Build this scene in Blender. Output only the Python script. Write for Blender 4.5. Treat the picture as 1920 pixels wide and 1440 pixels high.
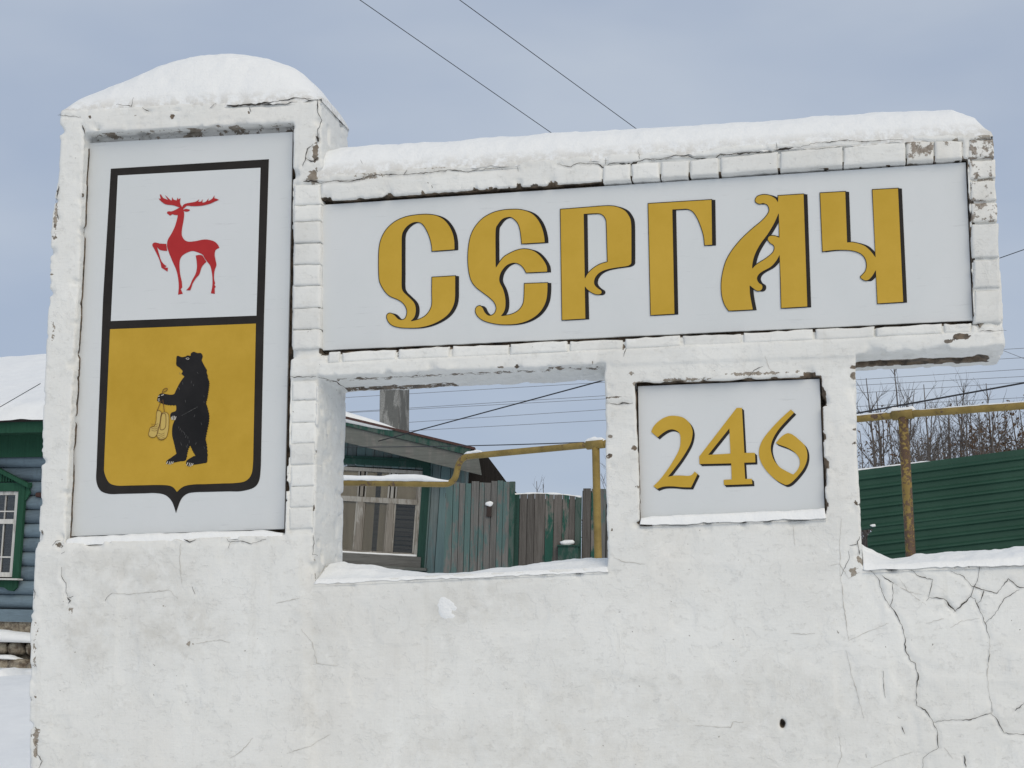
import bpy, math, random
import numpy as np
from mathutils import Vector, Matrix
from mathutils.geometry import tessellate_polygon

random.seed(7)
rng = np.random.default_rng(7)
for o in list(bpy.data.objects):
    bpy.data.objects.remove(o)
SC = bpy.context.scene
COL = SC.collection

# ------------------------------------------------------------------ camera
F = 2900.0                                   # focal length in photograph pixels (1920 wide)
YAW, PITCH, ROLL = math.radians(11.57), math.radians(9.71), math.radians(-0.27)
_f = Vector((-math.sin(YAW) * math.cos(PITCH), math.cos(YAW) * math.cos(PITCH), math.sin(PITCH)))
_r = Vector((math.cos(YAW), math.sin(YAW), 0))
_u = _r.cross(_f)
RIGHT = math.cos(ROLL) * _r + math.sin(ROLL) * _u
UP = -math.sin(ROLL) * _r + math.cos(ROLL) * _u
FWD = _f
CAMP = Vector((0, 0, 1.6 + 6.1 * FWD.z)) - 6.1 * FWD
cam = bpy.data.cameras.new('camera')
cam.sensor_width = 36.0
cam.lens = F / 1920 * 36.0
cam.clip_start = 0.1
cam.clip_end = 2000
camo = bpy.data.objects.new('camera', cam)
COL.objects.link(camo)
M = Matrix((RIGHT, UP, -FWD)).transposed().to_4x4()
M.translation = CAMP
camo.matrix_world = M
SC.camera = camo
SC.render.resolution_x, SC.render.resolution_y = 1024, 768

# ------------------------------------------------------------------ light
SUN_EL, SUN_AZ = math.radians(37), math.radians(147)      # azimuth clockwise from +Y: behind the camera, to its right
world = bpy.data.worlds.new('World')
SC.world = world
world.use_nodes = True
wn, wl = world.node_tree.nodes, world.node_tree.links
wn.clear()
w_out = wn.new('ShaderNodeOutputWorld')
w_bg = wn.new('ShaderNodeBackground')
w_bg.inputs['Strength'].default_value = 0.1
w_sky = wn.new('ShaderNodeTexSky')
w_sky.sky_type = 'NISHITA'
w_sky.sun_disc = False
w_sky.sun_elevation = SUN_EL
w_sky.sun_rotation = SUN_AZ
w_tc = wn.new('ShaderNodeTexCoord')
w_map = wn.new('ShaderNodeMapping')
w_map.inputs['Scale'].default_value = (1.0, 1.0, 2.6)
w_noise = wn.new('ShaderNodeTexNoise')
w_noise.inputs['Scale'].default_value = 3.4
w_noise.inputs['Detail'].default_value = 4.0
w_noise.inputs['Roughness'].default_value = 0.48
w_ramp = wn.new('ShaderNodeValToRGB')
w_ramp.color_ramp.elements[0].position = 0.38
w_ramp.color_ramp.elements[0].color = (3.80, 4.48, 5.70, 1)
w_ramp.color_ramp.elements[1].position = 0.68
w_ramp.color_ramp.elements[1].color = (4.85, 5.42, 6.30, 1)
w_mix = wn.new('ShaderNodeMix')
w_mix.data_type = 'RGBA'
w_mix.inputs['Factor'].default_value = 0.9
wl.new(w_tc.outputs['Generated'], w_map.inputs['Vector'])
wl.new(w_map.outputs['Vector'], w_noise.inputs['Vector'])
wl.new(w_noise.outputs['Fac'], w_ramp.inputs['Fac'])
wl.new(w_sky.outputs['Color'], w_mix.inputs['A'])
wl.new(w_ramp.outputs['Color'], w_mix.inputs['B'])
wl.new(w_mix.outputs['Result'], w_bg.inputs['Color'])
wl.new(w_bg.outputs['Background'], w_out.inputs['Surface'])
sun = bpy.data.lights.new('sun', 'SUN')
sun.energy = 1.5
sun.angle = math.radians(50)
sun.color = (1.0, 0.87, 0.66)
suno = bpy.data.objects.new('sun', sun)
COL.objects.link(suno)
sdir = Vector((math.sin(SUN_AZ) * math.cos(SUN_EL), math.cos(SUN_AZ) * math.cos(SUN_EL), math.sin(SUN_EL)))
suno.rotation_euler = sdir.to_track_quat('Z', 'Y').to_euler()
suno.location = (-3, -8, 12)
SC.view_settings.view_transform = 'Standard'
SC.view_settings.look = 'None'
SC.view_settings.exposure = 0.07
SC.view_settings.gamma = 1.0
SC.view_settings.use_curve_mapping = False

# ------------------------------------------------------------------ helpers
def ray(px, py):
    return (FWD + RIGHT * ((px - 960) / F) - UP * ((py - 720) / F))

def at(px, py, Y):
    """point of the line of sight on the upright plane y = Y"""
    d = ray(px, py)
    return CAMP + d * ((Y - CAMP.y) / d.y)

class Plane:
    """an upright plane through a point, running at an angle to the x axis; local (s, z) and depth n (away from the viewer)"""
    def __init__(self, p, deg):
        a = math.radians(deg)
        self.p = Vector((p[0], p[1], 0))
        self.t = Vector((math.cos(a), math.sin(a), 0))
        self.n = Vector((-math.sin(a), math.cos(a), 0))
    def at(self, px, py, n=0.0):
        d = ray(px, py)
        q = self.p + self.n * n
        k = (q - CAMP).dot(self.n) / d.dot(self.n)
        return CAMP + d * k
    def sz(self, px, py, n=0.0):
        P = self.at(px, py, n)
        return ((P - self.p).dot(self.t), P.z)
    def pt(self, s, n, z):
        v = self.p + self.t * s + self.n * n
        return Vector((v.x, v.y, z))

def WX(px, py, Y=0.0):
    P = at(px, py, Y)
    return (P.x, P.z)

def tag(o, label, cat=None, group=None, kind=None):
    o['label'] = label
    if cat: o['category'] = cat
    if group: o['group'] = group
    if kind: o['kind'] = kind
    return o

def thing(name, label, cat, loc=(0, 0, 0), group=None):
    o = bpy.data.objects.new(name, None)
    o.empty_display_size = 0.1
    o.location = loc
    COL.objects.link(o)
    return tag(o, label, cat, group)

def np_mesh(name, v, quads):
    me = bpy.data.meshes.new(name)
    v = np.asarray(v, np.float32); quads = np.asarray(quads, np.int32)
    n, k = len(quads), quads.shape[1]
    me.vertices.add(len(v)); me.vertices.foreach_set('co', v.ravel())
    me.loops.add(n * k); me.loops.foreach_set('vertex_index', quads.ravel())
    me.polygons.add(n)
    me.polygons.foreach_set('loop_start', np.arange(0, n * k, k, dtype=np.int32))
    me.polygons.foreach_set('use_smooth', np.ones(n, bool))
    me.update(calc_edges=True)
    return me

def put(name, me, m, parent=None, loc=None):
    o = bpy.data.objects.new(name, me)
    COL.objects.link(o)
    if m is not None:
        me.materials.clear(); me.materials.append(m)
    if parent is not None:
        o.parent = parent
        if parent.parent is None:
            pl = parent.location
        else:
            pl = parent.location + parent.parent.location
        o.location = -Vector(pl) if loc is None else Vector(loc) - Vector(pl)
    elif loc is not None:
        o.location = loc
    return o

def obj(name, verts, faces, m, parent=None, smooth=False):
    """one mesh object from world coordinates; its origin goes to the middle of its base"""
    V = [Vector(v) for v in verts]
    lo = Vector((min(v.x for v in V), min(v.y for v in V), min(v.z for v in V)))
    hi = Vector((max(v.x for v in V), max(v.y for v in V), max(v.z for v in V)))
    c = Vector(((lo.x + hi.x) / 2, (lo.y + hi.y) / 2, lo.z))
    me = bpy.data.meshes.new(name)
    me.from_pydata([v - c for v in V], [], faces)
    me.polygons.foreach_set('use_smooth', [smooth] * len(me.polygons))
    me.update()
    o = bpy.data.objects.new(name, me)
    COL.objects.link(o)
    me.materials.append(m)
    base = Vector((0, 0, 0))
    if parent is not None:
        o.parent = parent
        q = parent
        while q is not None:
            base += q.location
            q = q.parent
    o.location = c - base
    return o

class MB:
    """collects shapes given in world coordinates"""
    def __init__(self): self.v, self.f = [], []
    def add(self, v, f):
        b = len(self.v)
        self.v += [tuple(q) for q in v]
        self.f += [tuple(i + b for i in q) for q in f]
    def hexa(self, p):      # 8 corners: bottom 4, top 4
        self.add(p, [(3, 2, 1, 0), (4, 5, 6, 7), (0, 1, 5, 4), (1, 2, 6, 5), (2, 3, 7, 6), (3, 0, 4, 7)])
    def slab(self, pl, s0, s1, z0, z1, n0, n1, jit=0.0):
        j = lambda: random.uniform(-jit, jit)
        self.hexa([pl.pt(s0 + j(), n0, z0 + j()), pl.pt(s1 + j(), n0, z0 + j()), pl.pt(s1 + j(), n1, z0), pl.pt(s0 + j(), n1, z0),
                   pl.pt(s0 + j(), n0, z1 + j()), pl.pt(s1 + j(), n0, z1 + j()), pl.pt(s1 + j(), n1, z1), pl.pt(s0 + j(), n1, z1)])
    def prism(self, pts, off):     # polygon of 3-D points pushed along off
        n = len(pts); P = [Vector(p) for p in pts]; Q = [p + Vector(off) for p in P]
        self.add(P + Q, [tuple(range(n))[::-1], tuple(range(n, 2 * n))] + [(i, (i + 1) % n, n + (i + 1) % n, n + i) for i in range(n)])
    def tube(self, pts, rad, sides=8, cap=True):
        pts = [Vector(p) for p in pts]
        if not hasattr(rad, '__len__'): rad = [rad] * len(pts)
        b = len(self.v); up0 = None
        for i, p in enumerate(pts):
            d = (pts[min(i + 1, len(pts) - 1)] - pts[max(i - 1, 0)]).normalized()
            if up0 is None:
                up0 = Vector((0, 0, 1)) if abs(d.z) < 0.9 else Vector((1, 0, 0))
            a = d.cross(up0).normalized(); c = a.cross(d).normalized(); up0 = c
            for k in range(sides):
                t = 2 * math.pi * k / sides
                self.v.append(tuple(p + (a * math.cos(t) + c * math.sin(t)) * rad[i]))
        for i in range(len(pts) - 1):
            for k in range(sides):
                q = (k + 1) % sides
                self.f.append((b + i * sides + k, b + i * sides + q, b + (i + 1) * sides + q, b + (i + 1) * sides + k))
        if cap:
            self.f.append(tuple(b + k for k in range(sides))[::-1])
            self.f.append(tuple(b + (len(pts) - 1) * sides + k for k in range(sides)))
    def build(self, name, m, parent=None, smooth=False):
        return obj(name, self.v, self.f, m, parent, smooth)

def bevel(o, w, seg=2):
    md = o.modifiers.new('bevel', 'BEVEL'); md.width = w; md.segments = seg; md.limit_method = 'ANGLE'
    return o

# value noise
def _lat(seed, shape): return np.random.default_rng(seed).random(shape).astype(np.float32)
_L2, _L3 = _lat(1, (256, 256)), _lat(2, (64, 64, 64))
def vn2(x, y, s, seed=0):
    x = np.asarray(x, np.float64) / s + seed * 17.31 + 100; y = np.asarray(y, np.float64) / s + seed * 9.77 + 100
    xi = np.floor(x).astype(int); yi = np.floor(y).astype(int)
    fx = x - xi; fy = y - yi; fx = fx * fx * (3 - 2 * fx); fy = fy * fy * (3 - 2 * fy)
    g = lambda a, b: _L2[(xi + a) & 255, (yi + b) & 255]
    return (g(0, 0) * (1 - fx) + g(1, 0) * fx) * (1 - fy) + (g(0, 1) * (1 - fx) + g(1, 1) * fx) * fy - 0.5
def vn3(x, y, z, s, seed=0):
    P = [np.asarray(q, np.float64) / s + seed * k + 40 for q, k in ((x, 7.3), (y, 3.7), (z, 5.1))]
    I = [np.floor(p).astype(int) for p in P]
    fr = [p - i for p, i in zip(P, I)]; fr = [t * t * (3 - 2 * t) for t in fr]
    out = 0
    for a in (0, 1):
        for b in (0, 1):
            for c in (0, 1):
                w = (fr[0] if a else 1 - fr[0]) * (fr[1] if b else 1 - fr[1]) * (fr[2] if c else 1 - fr[2])
                out = out + w * _L3[(I[0] + a) & 63, (I[1] + b) & 63, (I[2] + c) & 63]
    return out - 0.5

# outlines: points (x, y) or (x, y, 1) for a corner; smooth curves between corners
def outline(pts, o=(0, 0), s=1.0, closed=True, sub=5):
    P = [(o[0] + p[0] / s, o[1] + p[1] / s, len(p) > 2) for p in pts]
    n = len(P); out = []
    for i in range(n if closed else n - 1):
        p1, p2 = P[i], P[(i + 1) % n]
        p0 = P[i - 1] if (closed or i > 0) else p1
        p3 = P[(i + 2) % n] if (closed or i + 2 < n) else p2
        if p1[2]: p0 = p1
        if p2[2]: p3 = p2
        out.append((p1[0], p1[1]))
        if p1[2] and p2[2]: continue
        for k in range(1, sub):
            t = k / sub
            q = []
            for c in (0, 1):
                a, b, d, e = p0[c], p1[c], p2[c], p3[c]
                q.append(0.5 * (2 * b + (d - a) * t + (2 * a - 5 * b + 4 * d - e) * t * t + (3 * b - a - 3 * d + e) * t ** 3))
            out.append(tuple(q))
    if not closed: out.append(P[-1][:2])
    return out

def flat(name, loops, Y, m, parent, shift=(0, 0), thick=0.0, copies=None):
    """a flat printed shape on the plane y = Y from photograph outlines"""
    mb = MB()
    for k, sh in enumerate(copies or [shift]):
        L3 = [[Vector((*WX(x + sh[0], y + sh[1], Y), 0)) for x, y in lp] for lp in loops]
        tri = tessellate_polygon(L3)
        V = [(v.x, Y + k * 0.0003, v.y) for lp in L3 for v in lp]
        F_ = []
        for t in tri:
            a, b, c = [Vector(V[i]) for i in t]
            F_.append(tuple(t) if (b - a).cross(c - a).y < 0 else tuple(t)[::-1])
        mb.add(V, F_)
    return mb.build(name, m, parent)

def ribbon(name, loops, Y, w, m, parent, closed=True):
    """a printed line of width w (photograph pixels) along outlines"""
    mb = MB()
    for lp in loops:
        n = len(lp); V = []
        for i in range(n):
            a = lp[i - 1] if (closed or i) else lp[i]; c = lp[(i + 1) % n] if (closed or i < n - 1) else lp[i]
            b = lp[i]
            d1 = Vector((b[0] - a[0], b[1] - a[1])); d2 = Vector((c[0] - b[0], c[1] - b[1]))
            if d1.length < 1e-6: d1 = d2
            if d2.length < 1e-6: d2 = d1
            n1 = Vector((-d1.y, d1.x)).normalized(); n2 = Vector((-d2.y, d2.x)).normalized()
            nn = n1 + n2
            nn = nn.normalized() if nn.length > 1e-3 else n1
            k = min(1.6, 1 / max(0.4, nn.dot(n1)))
            for sg in (-1, 1):
                q = (b[0] + nn.x * sg * w / 2 * k, b[1] + nn.y * sg * w / 2 * k)
                X, Z = WX(q[0], q[1], Y); V.append((X, Y, Z))
        mb.add(V, [(2 * i, 2 * i + 1, 2 * ((i + 1) % n) + 1, 2 * ((i + 1) % n)) for i in range(n if closed else n - 1)])
    return mb.build(name, m, parent)

# ------------------------------------------------------------------ materials
def mat(name, base, rough=0.8, metal=0.0):
    m = bpy.data.materials.new(name); m.use_nodes = True
    b = m.node_tree.nodes['Principled BSDF']
    b.inputs['Base Color'].default_value = (*base, 1)
    b.inputs['Roughness'].default_value = rough
    b.inputs['Metallic'].default_value = metal
    b.inputs['Specular IOR Level'].default_value = 0.3
    return m
class NT:
    def __init__(self, m): self.m = m; self.n = m.node_tree.nodes; self.l = m.node_tree.links; self.b = self.n['Principled BSDF']
    def new(self, t, **k):
        q = self.n.new(t)
        for a, v in k.items(): setattr(q, a, v)
        return q
    def pos(self, scale=(1, 1, 1), obj_space=False):
        mp = self.new('ShaderNodeMapping'); mp.inputs['Scale'].default_value = scale
        if obj_space:
            tc = self.new('ShaderNodeTexCoord'); self.l.new(tc.outputs['Object'], mp.inputs['Vector'])
        else:
            g = self.new('ShaderNodeNewGeometry'); self.l.new(g.outputs['Position'], mp.inputs['Vector'])
        return mp.outputs['Vector']
    def noise(self, vec, scale, detail=4, rough=0.55, out='Fac', dist=0.0):
        q = self.new('ShaderNodeTexNoise'); q.inputs['Scale'].default_value = scale; q.inputs['Detail'].default_value = detail
        q.inputs['Roughness'].default_value = rough; q.inputs['Distortion'].default_value = dist
        self.l.new(vec, q.inputs['Vector']); return q.outputs[out]
    def ramp(self, fac, p0, p1, c0=0.0, c1=1.0):
        q = self.new('ShaderNodeMapRange'); q.inputs['From Min'].default_value = p0; q.inputs['From Max'].default_value = p1
        q.inputs['To Min'].default_value = c0; q.inputs['To Max'].default_value = c1
        self.l.new(fac, q.inputs['Value']); return q.outputs['Result']
    def math(self, op, a, b=None):
        q = self.new('ShaderNodeMath', operation=op)
        for i, v in enumerate((a, b)):
            if v is None: continue
            if isinstance(v, (int, float)): q.inputs[i].default_value = v
            else: self.l.new(v, q.inputs[i])
        return q.outputs[0]
    def mix(self, fac, a, b):
        q = self.new('ShaderNodeMix', data_type='RGBA')
        for k, v in (('Factor', fac), ('A', a), ('B', b)):
            if isinstance(v, (int, float)): q.inputs[k].default_value = v
            elif isinstance(v, tuple): q.inputs[k].default_value = (*v, 1)
            else: self.l.new(v, q.inputs[k])
        return q.outputs['Result']
    def bump(self, h, dist, strength=1.0, prev=None):
        q = self.new('ShaderNodeBump'); q.inputs['Distance'].default_value = dist; q.inputs['Strength'].default_value = strength
        self.l.new(h, q.inputs['Height'])
        if prev is not None: self.l.new(prev, q.inputs['Normal'])
        return q.outputs['Normal']
    def color(self, c): self.l.new(c, self.b.inputs['Base Color'])
    def normal(self, n): self.l.new(n, self.b.inputs['Normal'])
    def rnd(self): return self.new('ShaderNodeObjectInfo').outputs['Random']
    def attr(self, name):
        q = self.new('ShaderNodeAttribute', attribute_name=name); return q.outputs['Fac']

def plaster_mat(name, use_attr):
    m = mat(name, (0.74, 0.73, 0.68), 0.9); t = NT(m); p = t.pos()
    big = t.noise(p, 1.6, 5, 0.6); mid = t.noise(p, 9.0, 6, 0.68); fine = t.noise(p, 75, 4, 0.65); blot = t.noise(p, 4.5, 7, 0.62, dist=0.5)
    flake = t.ramp(t.noise(p, 7.0, 8, 0.62, dist=0.4), 0.545, 0.557)
    flake2 = t.ramp(t.noise(t.pos((1, 1, 1.6)), 17.0, 7, 0.66, dist=0.3), 0.60, 0.61)
    strokes = t.noise(t.pos((6, 6, 46)), 2.4, 4, 0.65); vstrokes = t.noise(t.pos((60, 60, 7)), 1.6, 3, 0.6)
    c = t.mix(t.ramp(big, 0.36, 0.64), (0.70, 0.707, 0.692), (0.765, 0.778, 0.768))
    c = t.mix(t.ramp(mid, 0.54, 0.78, 0, 0.36), c, (0.62, 0.615, 0.585))
    c = t.mix(t.math('MULTIPLY', flake, 0.12), c, (0.655, 0.655, 0.635))
    c = t.mix(t.ramp(blot, 0.62, 0.64, 0, 0.5), c, (0.80, 0.81, 0.80))
    c = t.mix(t.math('MULTIPLY', flake2, 0.15), c, (0.62, 0.61, 0.58))
    c = t.mix(t.ramp(fine, 0.56, 0.76, 0, 0.30), c, (0.55, 0.54, 0.50))
    lap = t.noise(t.pos((0.9, 0.9, 3.4)), 1.5, 6, 0.55, dist=0.35)
    c = t.mix(t.ramp(lap, 0.505, 0.53, 0, 0.22), c, (0.80, 0.81, 0.80))
    c = t.mix(t.ramp(t.noise(p, 1.15, 5, 0.6, dist=0.3), 0.54, 0.70, 0, 0.40), c, (0.70, 0.68, 0.64))
    c = t.mix(t.ramp(t.noise(t.pos((16, 16, 0.8)), 1.0, 4, 0.6), 0.60, 0.72, 0, 0.22), c, (0.58, 0.57, 0.53))
    # pits and specks where the whitewash has come off
    pits = None
    for sc_, th_, sz_ in ((16, 0.86, 0.14), (42, 0.90, 0.20)):
        v = t.new('ShaderNodeTexVoronoi'); v.inputs['Scale'].default_value = sc_; v.inputs['Randomness'].default_value = 1
        wv = t.new('ShaderNodeMix', data_type='RGBA'); wv.blend_type = 'ADD'; wv.inputs['Factor'].default_value = 0.06 if sc_ < 20 else 0.03
        t.l.new(t.pos((1, 1, 1.5)), wv.inputs['A']); t.l.new(t.noise(p, 45, 3, 0.6, 'Color'), wv.inputs['B']); t.l.new(wv.outputs['Result'], v.inputs['Vector'])
        sep = t.new('ShaderNodeSeparateColor'); t.l.new(v.outputs['Color'], sep.inputs['Color'])
        size = t.math('MULTIPLY', t.ramp(sep.outputs[0], th_, 1.0, 0.0, sz_), t.ramp(big, 0.42, 0.62, 0.15, 1.0))
        q = t.math('LESS_THAN', v.outputs['Distance'], size)
        pits = q if pits is None else t.math('MAXIMUM', pits, q)
    c = t.mix(t.math('MULTIPLY', pits, 0.72), c, (0.19, 0.175, 0.15))
    hgt = t.math('ADD', t.math('MULTIPLY', mid, 0.5), t.math('ADD', t.math('MULTIPLY', strokes, 0.25), t.math('MULTIPLY', vstrokes, 0.12)))
    hgt = t.math('SUBTRACT', hgt, t.math('ADD', t.math('MULTIPLY', flake, 0.12), t.math('ADD', t.math('MULTIPLY', flake2, 0.14), t.math('MULTIPLY', pits, 0.45))))
    if use_attr:
        pe = t.math('ADD', t.attr('peel_shade'), t.math('ADD', t.ramp(t.noise(p, 30, 5, 0.65), 0, 1, -0.75, 0.75), t.ramp(t.noise(p, 110, 2, 0.6), 0, 1, -0.3, 0.3)))
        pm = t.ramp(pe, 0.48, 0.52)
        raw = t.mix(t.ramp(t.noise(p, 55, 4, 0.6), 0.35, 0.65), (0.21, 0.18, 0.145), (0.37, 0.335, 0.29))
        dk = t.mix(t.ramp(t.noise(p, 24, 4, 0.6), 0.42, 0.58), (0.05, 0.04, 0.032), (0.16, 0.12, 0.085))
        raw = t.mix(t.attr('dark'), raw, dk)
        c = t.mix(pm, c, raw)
        # thin grime with a shape of its own
        c = t.mix(t.math('MULTIPLY', t.attr('grime'), t.ramp(t.noise(p, 14, 5, 0.65), 0.38, 0.66, 0.0, 0.8)), c, (0.45, 0.43, 0.385))
        hgt = t.math('SUBTRACT', hgt, t.math('MULTIPLY', pm, 0.5))
    if not use_attr:
        hs = t.new('ShaderNodeHueSaturation'); t.l.new(c, hs.inputs['Color']); t.l.new(t.ramp(t.rnd(), 0, 1, 0.93, 1.05), hs.inputs['Value']); c = hs.outputs['Color']
    t.color(c)
    n = t.bump(hgt, 0.010, 0.55)
    n = t.bump(fine, 0.0022, 0.55, n)
    t.normal(n)
    return m
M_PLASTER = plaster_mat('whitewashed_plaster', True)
M_BRICK = plaster_mat('whitewashed_brick', False)
def worn_brick():
    m = mat('worn_whitewashed_brick', (0.7, 0.7, 0.68), 0.9); t = NT(m); p = t.pos()
    n1 = t.noise(p, 22, 6, 0.68); n2 = t.noise(p, 6, 3, 0.5)
    c = t.mix(t.ramp(n2, 0.4, 0.6), (0.68, 0.675, 0.645), (0.76, 0.76, 0.735))
    raw = t.mix(t.ramp(t.noise(p, 60, 3), 0.35, 0.65), (0.20, 0.17, 0.14), (0.38, 0.34, 0.30))
    k = t.ramp(t.math('ADD', n1, t.math('MULTIPLY', t.math('SUBTRACT', t.rnd(), 0.5), 0.13)), 0.545, 0.575)
    c = t.mix(k, c, raw); t.color(c)
    t.normal(t.bump(t.math('SUBTRACT', n1, t.math('MULTIPLY', k, 0.3)), 0.012, 0.6))
    return m
M_WORN = worn_brick()
M_CRACK = mat('open_crack', (0.045, 0.04, 0.035), 1.0)
M_CRACK_FINE = mat('hairline_crack', (0.50, 0.485, 0.45), 1.0)

def snow_mat(name='snow'):
    m = mat(name, (0.86, 0.885, 0.93), 0.65); t = NT(m); p = t.pos()
    a = t.noise(p, 14, 5, 0.6); b = t.noise(p, 120, 3, 0.6); d = t.noise(p, 5, 4, 0.6)
    t.color(t.mix(t.ramp(d, 0.35, 0.7), (0.81, 0.83, 0.845), (0.86, 0.88, 0.89)))
    n = t.bump(a, 0.02, 0.35); n = t.bump(b, 0.003, 0.6, n); t.normal(n)
    return m
M_SNOW = snow_mat()
def dirty_snow():
    m = mat('old_crusty_snow', (0.8, 0.82, 0.84), 0.8); t = NT(m); p = t.pos()
    a = t.noise(p, 26, 6, 0.65); b = t.noise(p, 120, 3, 0.6)
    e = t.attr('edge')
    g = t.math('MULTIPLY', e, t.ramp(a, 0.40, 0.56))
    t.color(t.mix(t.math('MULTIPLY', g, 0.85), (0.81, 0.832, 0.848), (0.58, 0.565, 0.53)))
    n = t.bump(t.noise(t.pos((5, 5, 26)), 1.6, 5, 0.65), 0.012, 0.45); n = t.bump(a, 0.010, 0.45, n); n = t.bump(b, 0.003, 0.6, n); t.normal(n)
    return m
M_CAPSNOW = dirty_snow()

def board_mat():
    m = mat('white_sign_board', (0.62, 0.66, 0.70), 0.42); t = NT(m); p = t.pos()
    d = t.noise(t.pos((1, 1, 0.5)), 2.2, 5, 0.6); sm = t.noise(t.pos((5, 5, 60)), 1.2, 4, 0.7)
    c = t.mix(t.ramp(d, 0.35, 0.7), (0.60, 0.632, 0.65), (0.64, 0.665, 0.685))
    c = t.mix(t.ramp(sm, 0.63, 0.70, 0, 0.4), c, (0.48, 0.50, 0.52)); t.color(c)
    t.normal(t.bump(t.noise(p, 3.0, 3, 0.5), 0.004, 0.5))
    return m
M_BOARD = board_mat()
def print_mat(name, c0, c1, rough=0.5):
    m = mat(name, c0, rough); t = NT(m); t.b.inputs['Specular IOR Level'].default_value = 0.12
    t.color(t.mix(t.ramp(t.noise(t.pos(), 5, 5, 0.65), 0.35, 0.68), c0, c1)); return m
M_GOLD = print_mat('ochre_gold_film', (0.49, 0.315, 0.040), (0.54, 0.35, 0.052))
M_GOLD2 = print_mat('ochre_field_film', (0.455, 0.288, 0.034), (0.515, 0.33, 0.046))
M_BLACK = print_mat('black_film', (0.020, 0.018, 0.017), (0.03, 0.027, 0.025), 0.45)
M_BEAR = print_mat('black_bear_print', (0.012, 0.012, 0.013), (0.022, 0.021, 0.022))
M_GREYLINE = mat('grey_fur_line', (0.10, 0.10, 0.10), 0.6)
M_RED = print_mat('red_film', (0.37, 0.027, 0.030), (0.42, 0.034, 0.036))
M_CLAW = mat('pale_print', (0.55, 0.52, 0.46), 0.6)
M_BAST = mat('pale_bast_print', (0.52, 0.38, 0.11), 0.6)
M_BROWN = mat('brown_line_print', (0.14, 0.07, 0.02), 0.6)
M_STEEL = mat('zinc_screw', (0.35, 0.35, 0.36), 0.4, 0.8)

def wood(name, c0, c1, paint=None, amount=0.5, scale=1.0, along=(1, 1, 0.06), var=0.35):
    m = mat(name, c0, 0.85); t = NT(m)
    gr = t.noise(t.pos((40 * scale * along[0], 40 * scale * along[1], 40 * scale * along[2])), 1.0, 6, 0.65)
    c = t.mix(t.ramp(gr, 0.3, 0.7), c0, c1)
    if paint:
        n = t.noise(t.pos((9, 9, 2.2)), 1.0, 6, 0.7)
        off = t.math('MULTIPLY', t.math('SUBTRACT', t.rnd(), 0.5), 0.30)
        k = t.ramp(t.math('ADD', n, off), 0.62 - 0.3 * amount, 0.70 - 0.3 * amount)
        c = t.mix(k, c, t.mix(t.ramp(gr, 0.3, 0.7), tuple(q * 0.75 for q in paint), paint))
    hs = t.new('ShaderNodeHueSaturation'); t.l.new(c, hs.inputs['Color'])
    t.l.new(t.ramp(t.rnd(), 0, 1, 1 - var, 1 + var * 0.6), hs.inputs['Value'])
    t.color(hs.outputs['Color'])
    t.normal(t.bump(gr, 0.01, 0.5)); return m
M_FENCEWOOD = wood('weathered_teal_plank', (0.10, 0.10, 0.098), (0.175, 0.175, 0.17), (0.095, 0.16, 0.158), 0.42, var=0.16)
M_GATEWOOD = wood('weathered_grey_plank', (0.085, 0.078, 0.072), (0.165, 0.155, 0.145), (0.018, 0.075, 0.058), 0.20)
M_TEALWALL = wood('pale_teal_wall_plank', (0.12, 0.155, 0.16), (0.20, 0.245, 0.25), (0.16, 0.245, 0.255), 0.62, var=0.15)
M_GREENTRIM = wood('green_painted_trim', (0.014, 0.05, 0.04), (0.028, 0.082, 0.066), (0.07, 0.10, 0.09), 0.22, var=0.2)
M_GREYBOARD = wood('bare_grey_board', (0.10, 0.10, 0.095), (0.19, 0.19, 0.18), (0.14, 0.15, 0.14), 0.4, along=(0.08, 0.08, 1), var=0.15)
M_WINFRAME = wood('peeling_white_frame', (0.16, 0.145, 0.125), (0.29, 0.27, 0.24), (0.39, 0.38, 0.35), 0.5, var=0.1)
M_WINWHITE = wood('old_white_window_paint', (0.32, 0.31, 0.29), (0.5, 0.49, 0.47), (0.66, 0.66, 0.64), 0.9, var=0.1)
M_DARKROOF = wood('dark_roofing', (0.022, 0.017, 0.016), (0.05, 0.037, 0.033), None, var=0.1)
M_TAR_SHADE = wood('black_tar_and_gap_shade', (0.010, 0.009, 0.009), (0.022, 0.019, 0.018), None, var=0.1)  # lean-to tar paper; also the painted shade behind plank gaps
M_ROOFRED = wood('brown_red_roof_edge', (0.05, 0.025, 0.022), (0.09, 0.05, 0.045), None, var=0.1)
M_LOG = wood('blue_grey_painted_log', (0.10, 0.14, 0.175), (0.16, 0.215, 0.26), (0.17, 0.235, 0.285), 0.7, along=(0.05, 1, 1), var=0.15)
M_DKGREEN = wood('deep_green_paint', (0.012, 0.06, 0.035), (0.02, 0.085, 0.05), None, var=0.15)
M_CONCRETE = wood('rough_grey_render', (0.19, 0.195, 0.19), (0.33, 0.335, 0.325), (0.15, 0.155, 0.15), 0.35, scale=1.2, along=(1, 1, 1), var=0.05)
M_PAPER = wood('brown_paper_behind_pane', (0.37, 0.285, 0.19), (0.50, 0.40, 0.285), None, scale=0.2, var=0.25)
M_SLATS = wood('dark_boards_behind_pane', (0.04, 0.033, 0.027), (0.10, 0.085, 0.07), None, along=(0.05, 0.05, 1), var=0.3)
M_DARK = mat('dim_interior', (0.02, 0.02, 0.02), 0.9)
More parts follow.
